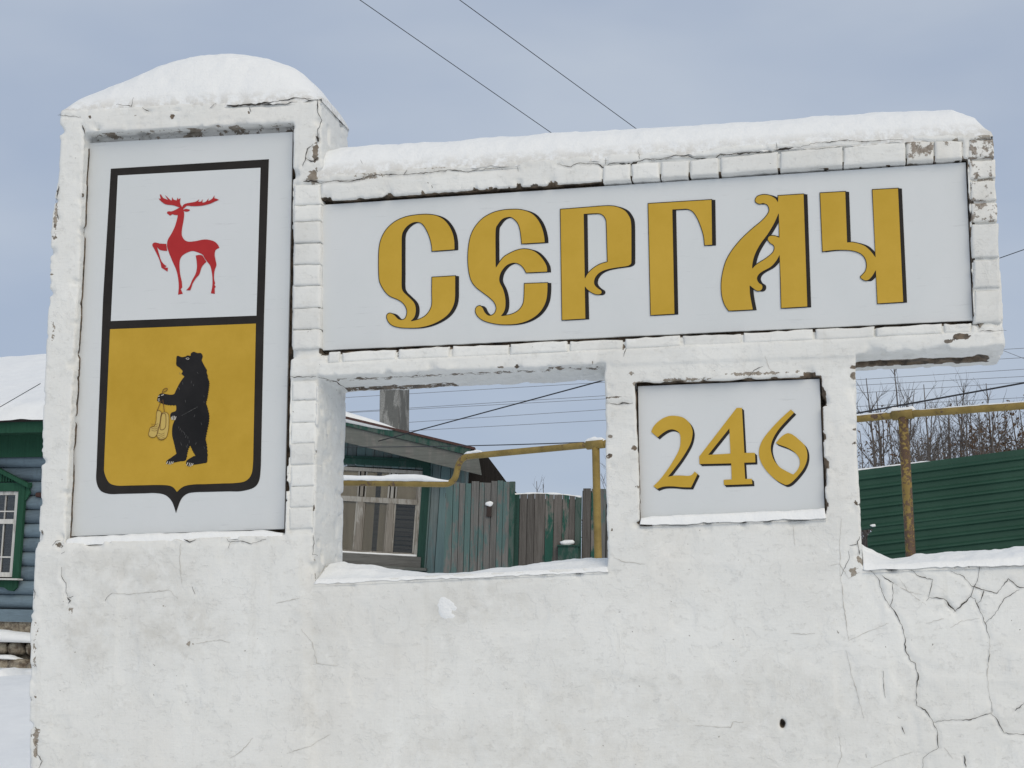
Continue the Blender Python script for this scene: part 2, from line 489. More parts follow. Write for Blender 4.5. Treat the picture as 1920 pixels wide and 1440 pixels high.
def glass():
    m = mat('window_glass', (0.9, 0.95, 0.95), 0.03); t = NT(m)
    mx = t.new('ShaderNodeMixShader'); tr = t.new('ShaderNodeBsdfTransparent'); gl = t.new('ShaderNodeBsdfGlossy')
    gl.inputs['Roughness'].default_value = 0.03; tr.inputs['Color'].default_value = (0.88, 0.9, 0.9, 1)
    fr = t.new('ShaderNodeFresnel'); fr.inputs['IOR'].default_value = 1.5
    t.l.new(fr.outputs[0], mx.inputs['Fac']); t.l.new(tr.outputs[0], mx.inputs[1]); t.l.new(gl.outputs[0], mx.inputs[2])
    t.l.new(mx.outputs[0], t.n['Material Output'].inputs['Surface']); return m
M_GLASS = glass()
def pipe_mat(name, rust):
    m = mat(name, (0.36, 0.24, 0.05), 0.6); t = NT(m); p = t.pos()
    a = t.noise(p, 7, 5, 0.65); b = t.noise(p, 30, 4, 0.65)
    c = t.mix(t.ramp(a, 0.35, 0.65), (0.195, 0.14, 0.04), (0.29, 0.21, 0.065))
    k = t.ramp(t.math('ADD', t.math('MULTIPLY', b, 0.55), t.math('MULTIPLY', t.noise(t.pos((5, 5, 1.5)), 1, 3), 0.45)), 0.60 - rust, 0.63 - rust)
    c = t.mix(k, c, t.mix(t.ramp(b, 0.3, 0.7), (0.06, 0.035, 0.022), (0.13, 0.085, 0.06))); t.color(c)
    t.normal(t.bump(b, 0.004, 0.4)); return m
M_PIPE = pipe_mat('yellow_gas_pipe_paint', 0.02)
M_RUSTPIPE = pipe_mat('flaking_yellow_paint_on_rust', 0.165)
def sheet():
    m = mat('dark_green_profiled_sheet', (0.02, 0.06, 0.04), 0.5); t = NT(m)
    t.color(t.mix(t.ramp(t.noise(t.pos(), 2.2, 4, 0.6), 0.35, 0.7), (0.017, 0.058, 0.039), (0.024, 0.073, 0.050))); return m
M_SHEET = sheet()
def bark():
    m = mat('grey_brown_bark', (0.09, 0.075, 0.065), 0.9); t = NT(m)
    t.color(t.mix(t.ramp(t.noise(t.pos(), 6, 4), 0.35, 0.65), (0.08, 0.07, 0.065), (0.145, 0.13, 0.12))); return m
M_BARK = bark()
M_LEAF = print_mat('dry_brown_leaves', (0.07, 0.045, 0.03), (0.11, 0.075, 0.05), 0.9)
M_WIRE = mat('dark_cable', (0.03, 0.032, 0.038), 0.6)
M_WIREGREY = mat('aluminium_conductor', (0.16, 0.17, 0.19), 0.5)
def stone():
    m = mat('rubble_stone', (0.3, 0.27, 0.2), 0.9); t = NT(m); p = t.pos()
    n = t.noise(p, 9, 6, 0.65)
    c = t.mix(t.ramp(n, 0.4, 0.6), (0.09, 0.065, 0.045), (0.36, 0.32, 0.25)); c = t.mix(t.ramp(t.noise(p, 35, 4), 0.45, 0.7, 0, 0.7), c, (0.13, 0.12, 0.105)); t.color(c)
    t.normal(t.bump(n, 0.04, 0.6)); return m
M_STONE = stone()

# ------------------------------------------------------------------ ground
def ground_z(x, y):
    t = np.clip((np.asarray(y, float) - 0.6) / 10.5, 0, 1); t = t * t * (3 - 2 * t)
    z = 1.28 * t + 0.16 * vn2(x, y, 3.2, 1) * np.clip((np.asarray(y) - 1) / 3, 0, 1) + 0.05 * vn2(x, y, 0.8, 2)
    z = z + 0.4 * np.clip((np.asarray(y) - 18) / 60, 0, 1)
    return z
gx = np.concatenate([np.linspace(-400, -24, 14), np.linspace(-22, 22, 260), np.linspace(24, 400, 14)])
gy = np.concatenate([np.linspace(-120, -10, 8), np.linspace(-9, 30, 230), np.linspace(32, 700, 22)])
GX, GY = np.meshgrid(gx, gy, indexing='ij')
GZ = ground_z(GX, GY)
ix = np.arange(len(gx) - 1)[:, None] * len(gy) + np.arange(len(gy) - 1)[None, :]
quads = np.stack([ix, ix + len(gy), ix + len(gy) + 1, ix + 1], -1).reshape(-1, 4)
g = put('snowy_ground', np_mesh('snowy_ground', np.stack([GX, GY, GZ], -1).reshape(-1, 3), quads), M_SNOW)
g['kind'] = 'structure'
def gz(x, y): return float(ground_z(x, y))

# ------------------------------------------------------------------ the masonry sign wall
def poly_sdf(X, Z, poly):
    d = np.full(X.shape, 1e9); s = np.ones(X.shape)
    n = len(poly)
    for i in range(n):
        ax, az = poly[i]; bx, bz = poly[i - 1]
        ex, ez = bx - ax, bz - az; wx, wz = X - ax, Z - az
        t = np.clip((wx * ex + wz * ez) / (ex * ex + ez * ez), 0, 1)
        d = np.minimum(d, (wx - ex * t) ** 2 + (wz - ez * t) ** 2)
        c1, c2, c3 = Z >= az, Z < bz, ex * wz > ez * wx
        s = np.where((c1 & c2 & c3) | (~c1 & ~c2 & ~c3), -s, s)
    return s * np.sqrt(d)
def line_dist(X, Z, pl):
    d = np.full(X.shape, 1e9)
    for (ax, az), (bx, bz) in zip(pl[:-1], pl[1:]):
        ex, ez = bx - ax, bz - az
        t = np.clip(((X - ax) * ex + (Z - az) * ez) / max(1e-9, ex * ex + ez * ez), 0, 1)
        d = np.minimum(d, (X - ax - ex * t) ** 2 + (Z - az - ez * t) ** 2)
    return np.sqrt(d)
def smax(a, b, k):
    h = np.clip(0.5 + 0.5 * (a - b) / k, 0, 1)
    return b + (a - b) * h + k * h * (1 - h)

THICK = 0.38
RX = 2420                                    # the wall goes on past the right of the picture
outer = [WX(x, y) for x, y in [(113, 207), (360, 194), (599, 183), (601, 240), (604, 328), (900, 306), (1250, 280), (1560, 262), (1858, 251), (1867, 320), (1874, 440), (1882, 560),
                               (1887, 651), (1604, 663), (1609, 850), (1617, 1062), (1760, 1058), (2080, 1044), (RX, 1032)]]
xr = outer[-1][0]; xl = WX(57, 1440)[0]
outer += [(xr, -0.35), (xl - 0.05, -0.35), (xl, WX(57, 1440)[1])] + [WX(x, y) for x, y in [(56, 1300), (58, 1193), (63, 1110), (71, 997), (75, 888), (82, 740), (87, 633), (90, 560), (92, 494), (96, 424), (101, 381), (109, 322), (113, 260)]]
win = [WX(x, y) for x, y in [(598, 709), (860, 694), (1132, 684), (1135, 880), (1139, 1064), (860, 1076), (590, 1090), (591, 900)]]
Y_ARMS, Y_NAME, Y_NUM = 0.055, 0.030, 0.034
rec_arms = [WX(x, y) for x, y in [(158, 249), (350, 239), (548, 229), (546, 640), (533, 1002), (122, 1018), (140, 650)]]
rec_name = [WX(x, y) for x, y in [(596, 377), (1200, 334), (1814, 296), (1827, 603), (1200, 633), (600, 660)]]
rec_num = [WX(x, y) for x, y in [(1192, 719), (1539, 706), (1549, 966), (1200, 980)]]

vx, vy, vz = 0.0072, 0.0096, 0.0072
x0, z0, y0 = xl - 0.16, -0.3, -0.045
nx = int((xr + 0.03 - x0) / vx); nz = int((outer[2][1] + 0.06 - z0) / vz); ny = int((THICK + 0.03 - y0) / vy)
xs = x0 + vx * np.arange(nx); ys = y0 + vy * np.arange(ny); zs = z0 + vz * np.arange(nz)
X2, Z2 = np.meshgrid(xs, zs, indexing='ij')
edge_n = 0.007 * vn2(X2, Z2, 0.23, 3) + 0.005 * vn2(X2, Z2, 0.06, 4) + 0.004 * vn2(X2, Z2, 0.022, 5)
d_out = poly_sdf(X2, Z2, outer) + edge_n * np.where(X2 > xr - 0.1, 0, 1)
d_win = poly_sdf(X2, Z2, win) + 0.8 * edge_n
d_arms = poly_sdf(X2, Z2, rec_arms) + 0.5 * edge_n
d_name = poly_sdf(X2, Z2, rec_name) + 0.55 * edge_n
d_num = poly_sdf(X2, Z2, rec_num) + 0.55 * edge_n
# the front face: hand-trowelled unevenness, proud lintel band, sunk brick beds
h = 0.012 * vn2(X2, Z2, 0.6, 6) + 0.005 * vn2(X2, Z2, 0.19, 7) + 0.0024 * vn2(X2, Z2, 0.06, 8) + 0.0014 * vn2(X2, Z2, 0.025, 9)
def soft(poly, w=0.008): return np.clip(0.5 - poly_sdf(X2, Z2, poly) / w, 0, 1)
P_ = lambda *q: [WX(x, y) for x, y in q]
h -= 0.006 * soft(P_((540, 684), (1135, 655), (1500, 637), (1884, 620), (1890, 656), (1604, 668), (1132, 686), (540, 709)))
# the lower wall stands a little proud below the frames, and the left pier carries on as a slight step
h -= 0.010 * soft(P_((30, 1024), (560, 1008), (575, 1100), (588, 1460), (30, 1460)), 0.05)
# lost plaster skin on the right, raised flakes
flk = vn2(X2, Z2, 0.11, 12)
h += 0.004 * np.clip((flk - 0.18) * 12, 0, 1) * soft(P_((1600, 1060), (2080, 1050), (2080, 1440), (1500, 1440)), 0.2)
h += 0.003 * np.clip((vn2(X2, Z2, 0.14, 14) - 0.2) * 10, 0, 1)
beds = [P_((549, 343), (601, 341), (603, 668), (546, 672)), P_((546, 712), (592, 710), (586, 1000), (539, 1000)),
        P_((1128, 309), (1460, 281), (1700, 266), (1806, 262), (1806, 301), (1128, 345)), P_((612, 655), (1823, 600), (1823, 622), (612, 680)),
        P_((1817, 262), (1864, 258), (1881, 610), (1829, 612))]
for b in beds: h += 0.012 * soft(b, 0.010)
hole = WX(1467, 1357)
h += 0.05 * np.clip(1.3 - np.hypot((X2 - hole[0]) / 0.010, (Z2 - hole[1]) / 0.016), 0, 1)
HF = h.copy()
Z8 = ((1120, 960), 2.4); Z3 = ((0, 960), 3.0); Z1 = ((0, 60), 2.743); Z4 = ((560, 180), 2.743); Z5 = ((1220, 180), 2.743); Z2z = ((0, 560), 2.743); Z7 = ((1120, 640), 2.4)
CRACKS = [
    ([(1225, 260), (1265, 300), (1280, 360), (1310, 415), (1340, 450), (1370, 510), (1385, 570), (1385, 620), (1410, 670), (1430, 680), (1445, 740), (1435, 800), (1435, 870), (1475, 890), (1510, 945), (1530, 985), (1535, 1060), (1500, 1080), (1468, 1105), (1462, 1160)], Z8, 2.9),
    ([(1510, 945), (1570, 937), (1680, 935), (1770, 905), (1800, 935), (1830, 995), (1920, 1000), (2060, 1010)], Z8, 2.6),
    ([(1765, 570), (1745, 500), (1720, 440), (1700, 390), (1680, 380)], Z8, 2.2), ([(1775, 905), (1775, 860), (1765, 830)], Z8, 1.8), ([(1768, 640), (1760, 680)], Z8, 3.0),
    ([(1480, 400), (1495, 385), (1560, 390), (1585, 420), (1610, 447), (1650, 410), (1680, 380), (1700, 330), (1715, 290), (1720, 240)], Z8, 3.4),
    ([(1575, 405), (1592, 428), (1612, 448)], Z8, 6.5),
    ([(1410, 260), (1450, 290), (1510, 305), (1500, 345), (1490, 385)], Z8, 2.4), ([(1590, 265), (1650, 290), (1685, 335), (1740, 350), (1800, 365), (1850, 300), (1890, 335), (1920, 340), (2020, 330)], Z8, 2.7),
    ([(1740, 350), (1725, 400), (1705, 415)], Z8, 2.8), ([(1745, 500), (1790, 460), (1830, 390), (1900, 350)], Z8, 2.0), ([(1330, 320), (1330, 385), (1315, 430)], Z8, 2.2), ([(1280, 285), (1335, 322)], Z8, 2.6),
    ([(1130, 175), (1135, 205), (1095, 290)], Z8, 1.5), ([(1135, 150), (1170, 145), (1180, 110)], Z8, 3.0), ([(1286, 715), (1288, 790), (1296, 835)], Z8, 2.2), ([(1352, 922), (1365, 930)], Z8, 4), ([(1370, 965), (1385, 1000)], Z8, 3.2),
    ([(1650, 1095), (1660, 1150)], Z8, 3.5), ([(1880, 895), (1920, 862)], Z8, 2.6), ([(1208, 1088), (1211, 1105)], Z8, 3),
    ([(1165, 375), (1200, 380), (1250, 372), (1330, 368), (1400, 357)], Z1, 8.0), ([(1400, 357), (1450, 350), (1520, 337), (1580, 345), (1635, 347)], Z1, 3.0),
    ([(1635, 347), (1632, 400), (1655, 455), (1635, 500), (1630, 575)], Z1, 4.0), ([(1625, 535), (1640, 565)], Z1, 11), ([(1610, 575), (1580, 600), (1572, 650), (1555, 690)], Z1, 3.0), ([(1572, 650), (1600, 665), (1635, 650)], Z1, 4.0),
    ([(600, 375), (680, 385), (690, 340)], Z1, 3.0), ([(735, 390), (770, 410)], Z1, 3.2), ([(1080, 390), (1110, 365)], Z1, 2.2), ([(425, 480), (440, 525)], Z1, 4.5), ([(1280, 385), (1290, 410)], Z1, 2), ([(420, 440), (300, 430)], Z1, 2.2),
    ([(1560, 768), (1600, 765), (1640, 775)], Z1, 7.0), ([(304, 790), (299, 830), (290, 880)], Z1, 3.0), ([(296, 935), (302, 965)], Z1, 5.0),
    ([(1650, 772), (1710, 768), (1790, 772), (1920, 745)], Z1, 2.4),
    ([(110, 450), (200, 435), (290, 435), (400, 405), (540, 405), (680, 395), (780, 380), (860, 390), (1000, 370), (1060, 365)], Z4, 2.6), ([(540, 410), (560, 380)], Z4, 3),
    ([(1330, 350), (1400, 365), (1440, 345), (1540, 350), (1560, 365), (1620, 345), (1710, 350), (1780, 325), (1850, 325), (1920, 320)], Z4, 3.2), ([(1580, 320), (1578, 350)], Z4, 3), ([(1745, 275), (1755, 325)], Z4, 2), ([(1125, 365), (1130, 388)], Z4, 6),
    ([(685, 462), (690, 474)], Z4, 5), ([(330, 350), (320, 330)], Z4, 2),
    ([(0, 330), (50, 325), (120, 305), (200, 310), (240, 320), (330, 320), (360, 300), (430, 297), (640, 285), (650, 272)], Z5, 3.0), ([(645, 280), (680, 274), (740, 268)], Z5, 7.0), ([(740, 268), (800, 255), (850, 240), (920, 240), (1000, 228), (1100, 235), (1160, 230), (1230, 225), (1300, 225)], Z5, 2.4),
    ([(645, 240), (650, 275)], Z5, 3), ([(1690, 1208), (1760, 1212), (1830, 1208)], Z5, 2.4), ([(1675, 1130), (1690, 1200)], Z5, 3.5),
    ([(40, 278), (80, 282), (160, 278)], Z7, 3.4), ([(680, 160), (705, 130), (745, 112)], Z7, 2.0), ([(130, 30), (120, 70)], Z7, 2.2), ([(1172, 905), (1176, 935), (1180, 960)], Z7, 4),
    ([(1280, 150), (1300, 172), (1370, 165), (1420, 180), (1500, 155)], Z3, 2.2), ([(1300, 172), (1290, 205)], Z3, 1.6), ([(1040, 155), (1075, 170), (1110, 155)], Z3, 4.0), ([(300, 190), (320, 165), (345, 160)], Z3, 2.4), ([(330, 185), (345, 200)], Z3, 6),
    ([(355, 235), (375, 225)], Z3, 2), ([(355, 310), (358, 370), (380, 400), (378, 450), (390, 475)], Z3, 2.0), ([(385, 480), (405, 500), (392, 515)], Z3, 4), ([(420, 475), (385, 485)], Z3, 2), ([(600, 500), (610, 480), (640, 458)], Z3, 2.0), ([(1090, 420), (1105, 462)], Z3, 1.6),
    ([(195, 430), (205, 455), (200, 490)], Z3, 2.4), ([(205, 1290), (225, 1298)], Z3, 4), ([(215, 1355), (245, 1400), (225, 1440)], Z3, 2.4), ([(180, 1040), (185, 1060)], Z3, 4), ([(870, 1023), (874, 1034)], Z3, 3.5),
    ([(1762, 130), (1768, 180), (1760, 240), (1790, 245)], Z3, 2.2),
    ([(1480, 402), (1560, 405), (1630, 402)], Z2z, 2.6), ([(1640, 405), (1720, 425), (1790, 462)], Z2z, 3.2)]
for pts, Zr, w in CRACKS:
    pl_ = [WX(Zr[0][0] + p[0] / Zr[1], Zr[0][1] + p[1] / Zr[1]) for p in pts]
    xa, xb = min(p[0] for p in pl_) - .05, max(p[0] for p in pl_) + .05; za, zb = min(p[1] for p in pl_) - .05, max(p[1] for p in pl_) + .05
    ia, ib = max(0, int((xa - x0) / vx)), min(nx, int((xb - x0) / vx) + 1); ka, kb = max(0, int((za - z0) / vz)), min(nz, int((zb - z0) / vz) + 1)
    if ib <= ia or kb <= ka: continue
    dd = line_dist(X2[ia:ib, ka:kb], Z2[ia:ib, ka:kb], pl_)
    h[ia:ib, ka:kb] += (0.0014 + 0.0006 * w) * np.exp(-(dd / 0.008) ** 2) - 0.0013 * np.exp(-((dd - 0.02) / 0.012) ** 2) * (0.6 + 1.6 * vn2(X2[ia:ib, ka:kb], Z2[ia:ib, ka:kb], 0.06, 15))
F3 = np.empty((nx, ny, nz), np.float32)
for j, y in enumerate(ys):
    fr = h - y
    f = smax(d_out, fr, 0.009)
    f = np.maximum(f, y - THICK)
    f = smax(f, -d_win, 0.009)
    for dd, dep in ((d_arms, Y_ARMS + 0.03), (d_name, Y_NAME + 0.03), (d_num, Y_NUM + 0.03)):
        f = smax(f, -np.maximum(dd, y - dep), 0.005)
    # a broken groove along the underside of the overhang and the lintel
    F3[:, j, :] = f
# chipped arrises
near = np.abs(F3) < 0.03
I, J, K = np.nonzero(near)
e2 = np.minimum(np.minimum(np.abs(d_out), np.abs(d_win)), np.minimum(np.minimum(np.abs(d_arms), np.abs(d_name)), np.abs(d_num)))[I, K]
sel = e2 < 0.045
I, J, K, e2 = I[sel], J[sel], K[sel], e2[sel]
cx, cy, cz = xs[I], ys[J], zs[K]
ch = np.clip(vn3(cx, cy, cz, 0.045, 1) - 0.16, 0, 1) * 0.07 + np.clip(vn3(cx, cy, cz, 0.018, 2) - 0.2, 0, 1) * 0.03
F3[I, J, K] += ch * np.clip(1 - e2 / 0.045, 0, 1)
# loose gap in the overhang's underside
g0, g1 = WX(1606, 676, 0.2), WX(1868, 668, 0.2)
XX, YY, ZZ = xs[:, None, None], ys[None, :, None], zs[None, None, :]
gapx = (XX > g0[0]) & (XX < WX(1866, 668)[0] - 0.02) & (YY > 0.19 + 0.02 * np.sin(XX * 31)) & (YY < 0.275 + 0.02 * np.sin(XX * 17 + 1)) & (ZZ < WX(1700, 640)[1])
zz_under = np.interp(xs, [WX(1604, 663)[0], WX(1887, 651)[0]], [WX(1604, 663)[1], WX(1887, 651)[1]])[:, None, None]
thin = gapx & (ZZ < zz_under + 0.045 * (0.6 + np.sin(XX * 23) * 0.4)) & (ZZ > zz_under - 0.05)
F3[thin] = np.maximum(F3[thin], 0.006)

def surface_nets(F3, org, vs):
    nx, ny, nz = F3.shape
    ins = F3 < 0
    cnt = np.zeros((nx - 1, ny - 1, nz - 1), np.int8)
    for a in (0, 1):
        for b in (0, 1):
            for c in (0, 1):
                cnt += ins[a:nx - 1 + a, b:ny - 1 + b, c:nz - 1 + c]
    I, J, K = np.nonzero((cnt > 0) & (cnt < 8))
    idx = np.full(cnt.shape, -1, np.int32); idx[I, J, K] = np.arange(len(I))
    C = {(a, b, c): F3[I + a, J + b, K + c] for a in (0, 1) for b in (0, 1) for c in (0, 1)}
    S = np.zeros((len(I), 3)); N = np.zeros(len(I))
    for ax in range(3):
        for u in (0, 1):
            for w in (0, 1):
                p = [0, 0, 0]; q = [0, 0, 0]
                o = [k for k in range(3) if k != ax]
                p[o[0]] = q[o[0]] = u; p[o[1]] = q[o[1]] = w; q[ax] = 1
                fa, fb = C[tuple(p)], C[tuple(q)]
                m = (fa < 0) != (fb < 0)
                t = np.where(m, fa / np.where(m, fa - fb, 1), 0)
                for k in range(3):
                    S[:, k] += m * (t if k == ax else p[k])
                N += m
    V = (S / N[:, None] + np.stack([I, J, K], -1)) * np.array(vs) + np.array(org)
    Q = []
    for ax in range(3):
        o = [(1, 2), (2, 0), (0, 1)][ax]
        sl0 = [slice(1, -1)] * 3; sl1 = [slice(1, -1)] * 3
        sl0[ax] = slice(0, -1); sl1[ax] = slice(1, None)
        A, B = ins[tuple(sl0)], ins[tuple(sl1)]
        for flip in (False, True):
            E = np.stack(np.nonzero((A & ~B) if not flip else (~A & B)), -1)
            off = np.ones(3, int); off[ax] = 0
            E = E + off
            def cell(u, w):
                e = E.copy(); e[:, o[0]] -= u; e[:, o[1]] -= w
                return idx[e[:, 0], e[:, 1], e[:, 2]]
            q = np.stack([cell(1, 1), cell(0, 1), cell(0, 0), cell(1, 0)], -1)
            if flip: q = q[:, ::-1]
            Q.append(q[(q >= 0).all(1)])
    return V, np.concatenate(Q)
V, Q = surface_nets(F3, (x0, y0, z0), (vx, vy, vz))
del F3, near
wall_root = thing('masonry_sign_wall', 'tall whitewashed brick and plaster sign wall with cut-out openings, cracked and chipped', 'sign wall', (0, 0.19, 0))
me = np_mesh('plaster', V, Q)
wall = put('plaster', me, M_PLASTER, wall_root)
# where the whitewash has come off
fi = np.clip(((V[:, 0] - x0) / vx).astype(int), 0, nx - 1); fk = np.clip(((V[:, 2] - z0) / vz).astype(int), 0, nz - 1)
peel_shade = np.zeros(len(V)); dark = np.zeros(len(V)); grime = np.zeros(len(V))
def patch(px, py, rx, ry, a=0.7, dk=0.0, yr=(-1, 0.022)):
    global peel_shade, dark
    cx, cz = WX(px, py); k = 0.0021
    r = np.hypot((V[:, 0] - cx) / (rx * k), (V[:, 2] - cz) / (ry * k))
    e = np.clip(1.4 - r, 0, 1) * a
    if yr: e = e * ((V[:, 1] > yr[0]) & (V[:, 1] < yr[1]))
    dark = np.where(e > peel_shade, dk, dark); peel_shade = np.maximum(peel_shade, e)
for q in [(771, 658, 26, 8, .9), (895, 656, 34, 6, .9), (1480, 632, 40, 5, .8), (1800, 632, 17, 6, 1.05, .8), (1780, 641, 10, 4, .8, .5), (1783, 272, 28, 14, .75), (1845, 262, 22, 18, .75),
          (1850, 340, 22, 40, .6), (1838, 602, 8, 12, .7), (590, 420, 10, 40, .55), (586, 330, 14, 18, .85, .3), (592, 285, 8, 30, .8, .5), (575, 780, 16, 50, .5), (760, 660, 10, 8, .9, .5),
          (1195, 720, 12, 8, .6), (1420, 700, 90, 5, .62), (1280, 712, 60, 5, .6), (148, 1215, 12, 18, .42), (360, 1208, 12, 10, .42), (312, 1140, 10, 16, .38), (135, 1150, 8, 24, .40),
          (105, 400, 6, 60, .6), (100, 620, 5, 40, .55), (68, 1210, 8, 60, .55), (70, 1390, 8, 40, .6), (112, 1022, 12, 8, .6, .5), (820, 312, 70, 8, .42), (690, 330, 50, 10, .5),
          (1620, 1050, 18, 12, .6), (1600, 1070, 16, 10, .55), (590, 1060, 5, 40, .5), (1148, 745, 30, 3, .7, .4), (1180, 700, 16, 6, .5)]:
    patch(*q)
for (a_, b_, n_) in [((161, 275), (131, 1000), 12), ((104, 380), (62, 1425), 10), ((599, 350), (597, 660), 7), ((592, 725), (587, 1055), 8), ((610, 372), (1800, 297), 12), ((620, 672), (1815, 616), 10),
                     ((1187, 735), (1193, 968), 5), ((1601, 680), (1612, 1050), 8), ((605, 706), (1128, 682), 8), ((120, 225), (590, 205), 7), ((1140, 700), (1146, 1040), 6)]:
    for k_ in range(int(n_ * .7)):
        t_ = random.random(); patch(a_[0] + (b_[0] - a_[0]) * t_ + random.uniform(-3, 3), a_[1] + (b_[1] - a_[1]) * t_ + random.uniform(-3, 3), random.uniform(3, 9), random.uniform(3, 9), random.uniform(.5, .82), random.uniform(.2, .9))
for i in range(26):
    patch(160 + 380 * random.random(), 246 + random.uniform(-9, 9) - 0.03 * 200, random.uniform(8, 26), random.uniform(3, 7), random.uniform(.5, .8), 0.5 * random.random(), (0.012, 0.2))
# lintel undersides: rough, dark where the formwork has rotted
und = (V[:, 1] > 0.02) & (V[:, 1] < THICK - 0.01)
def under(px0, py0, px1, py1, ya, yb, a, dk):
    global peel_shade, dark
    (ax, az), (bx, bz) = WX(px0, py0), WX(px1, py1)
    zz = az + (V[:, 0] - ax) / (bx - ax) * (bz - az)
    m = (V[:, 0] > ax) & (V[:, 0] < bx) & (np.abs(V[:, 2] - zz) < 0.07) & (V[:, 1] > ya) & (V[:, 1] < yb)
    dark = np.where(m & (a > peel_shade), dk, dark); peel_shade = np.where(m, np.maximum(peel_shade, a), peel_shade)
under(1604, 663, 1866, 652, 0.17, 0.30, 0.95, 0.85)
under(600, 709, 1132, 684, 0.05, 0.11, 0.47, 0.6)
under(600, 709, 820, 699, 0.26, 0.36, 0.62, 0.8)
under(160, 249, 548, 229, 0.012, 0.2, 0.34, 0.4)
for (px, py, rx, ry, a) in [(230, 1080, 130, 50, .45), (330, 1180, 90, 60, .5), (160, 1180, 60, 70, .45), (900, 1130, 120, 40, .35), (590, 1250, 40, 160, .3), (1400, 1330, 260, 90, .25), (1000, 1400, 300, 60, .3),
                            (1850, 300, 50, 80, .6), (580, 560, 40, 200, .3), (820, 312, 220, 16, .6), (570, 820, 30, 160, .3), (1180, 1300, 200, 40, .3)]:
    cx_, cz_ = WX(px, py); r = np.hypot((V[:, 0] - cx_) / (rx * .0021), (V[:, 2] - cz_) / (ry * .0021))
    grime = np.maximum(grime, np.clip(1.5 - r, 0, 1) * a)
# gap shade painted near-black onto the recess sides behind the boards' edges
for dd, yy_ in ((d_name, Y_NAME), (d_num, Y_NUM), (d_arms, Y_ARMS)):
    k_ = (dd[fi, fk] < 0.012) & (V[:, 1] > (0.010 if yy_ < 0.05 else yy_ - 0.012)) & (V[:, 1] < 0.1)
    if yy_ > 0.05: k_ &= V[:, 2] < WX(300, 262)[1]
    peel_shade = np.where(k_, 1.3, peel_shade); dark = np.where(k_, 1.0, dark)
r = np.hypot((V[:, 0] - hole[0]) / 0.010, (V[:, 2] - hole[1]) / 0.017)
peel_shade = np.where(r < 1, 2.0, peel_shade); dark = np.where(r < 1, 1.0, dark)
for nm, arr in (('peel_shade', peel_shade), ('dark', dark), ('grime', grime)):
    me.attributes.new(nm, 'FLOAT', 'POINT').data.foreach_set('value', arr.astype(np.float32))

def front_y(x, z):
    i = np.clip((x - x0) / vx, 0, nx - 2); k = np.clip((z - z0) / vz, 0, nz - 2)
    a, b = int(i), int(k)
    return float(min(HF[a:a + 2, b:b + 2].ravel()))

# cracks: jagged open lines following the face
crk = MB(); hair = MB()
def crack(pts, o, s, w=3.0, fine=False, lift=0.0016):
    P = [(o[0] + p[0] / s, o[1] + p[1] / s) for p in pts]
    Q_ = []
    for (a, b) in zip(P[:-1], P[1:]):
        L = math.hypot(b[0] - a[0], b[1] - a[1]); n = max(1, int(L / 4.5))
        for k in range(n):
            t = k / n; j = 1.1 if 0 < k else 0.3
            Q_.append((a[0] + (b[0] - a[0]) * t + random.uniform(-j, j), a[1] + (b[1] - a[1]) * t + random.uniform(-j, j)))
    Q_.append(P[-1]); n = len(Q_)
    if n < 2: return
    mb = hair if fine else crk
    V_ = []
    ph = random.random() * 9
    for i, q in enumerate(Q_):
        a, c = Q_[max(0, i - 1)], Q_[min(n - 1, i + 1)]
        dx, dy = c[0] - a[0], c[1] - a[1]; L = math.hypot(dx, dy) or 1
        e = min(1, 0.25 + 3.0 * min(i, n - 1 - i) / n)
        ww = w * e * (0.55 + 0.45 * math.sin(i * 0.7 + ph) * math.sin(i * 0.23 + ph * 2) + random.uniform(-.2, .35)) * 0.5
        ww = max(ww, 0.25)
        for sg in (-1, 1):
            x, z = WX(q[0] - dy / L * ww * sg, q[1] + dx / L * ww * sg)
            V_.append((x, front_y(x, z) - lift, z))
    mb.add(V_, [(2 * i, 2 * i + 1, 2 * i + 3, 2 * i + 2) for i in range(n - 1)])
for pts, Zr, w in CRACKS: crack(pts, Zr[0], Zr[1], w * 0.62)
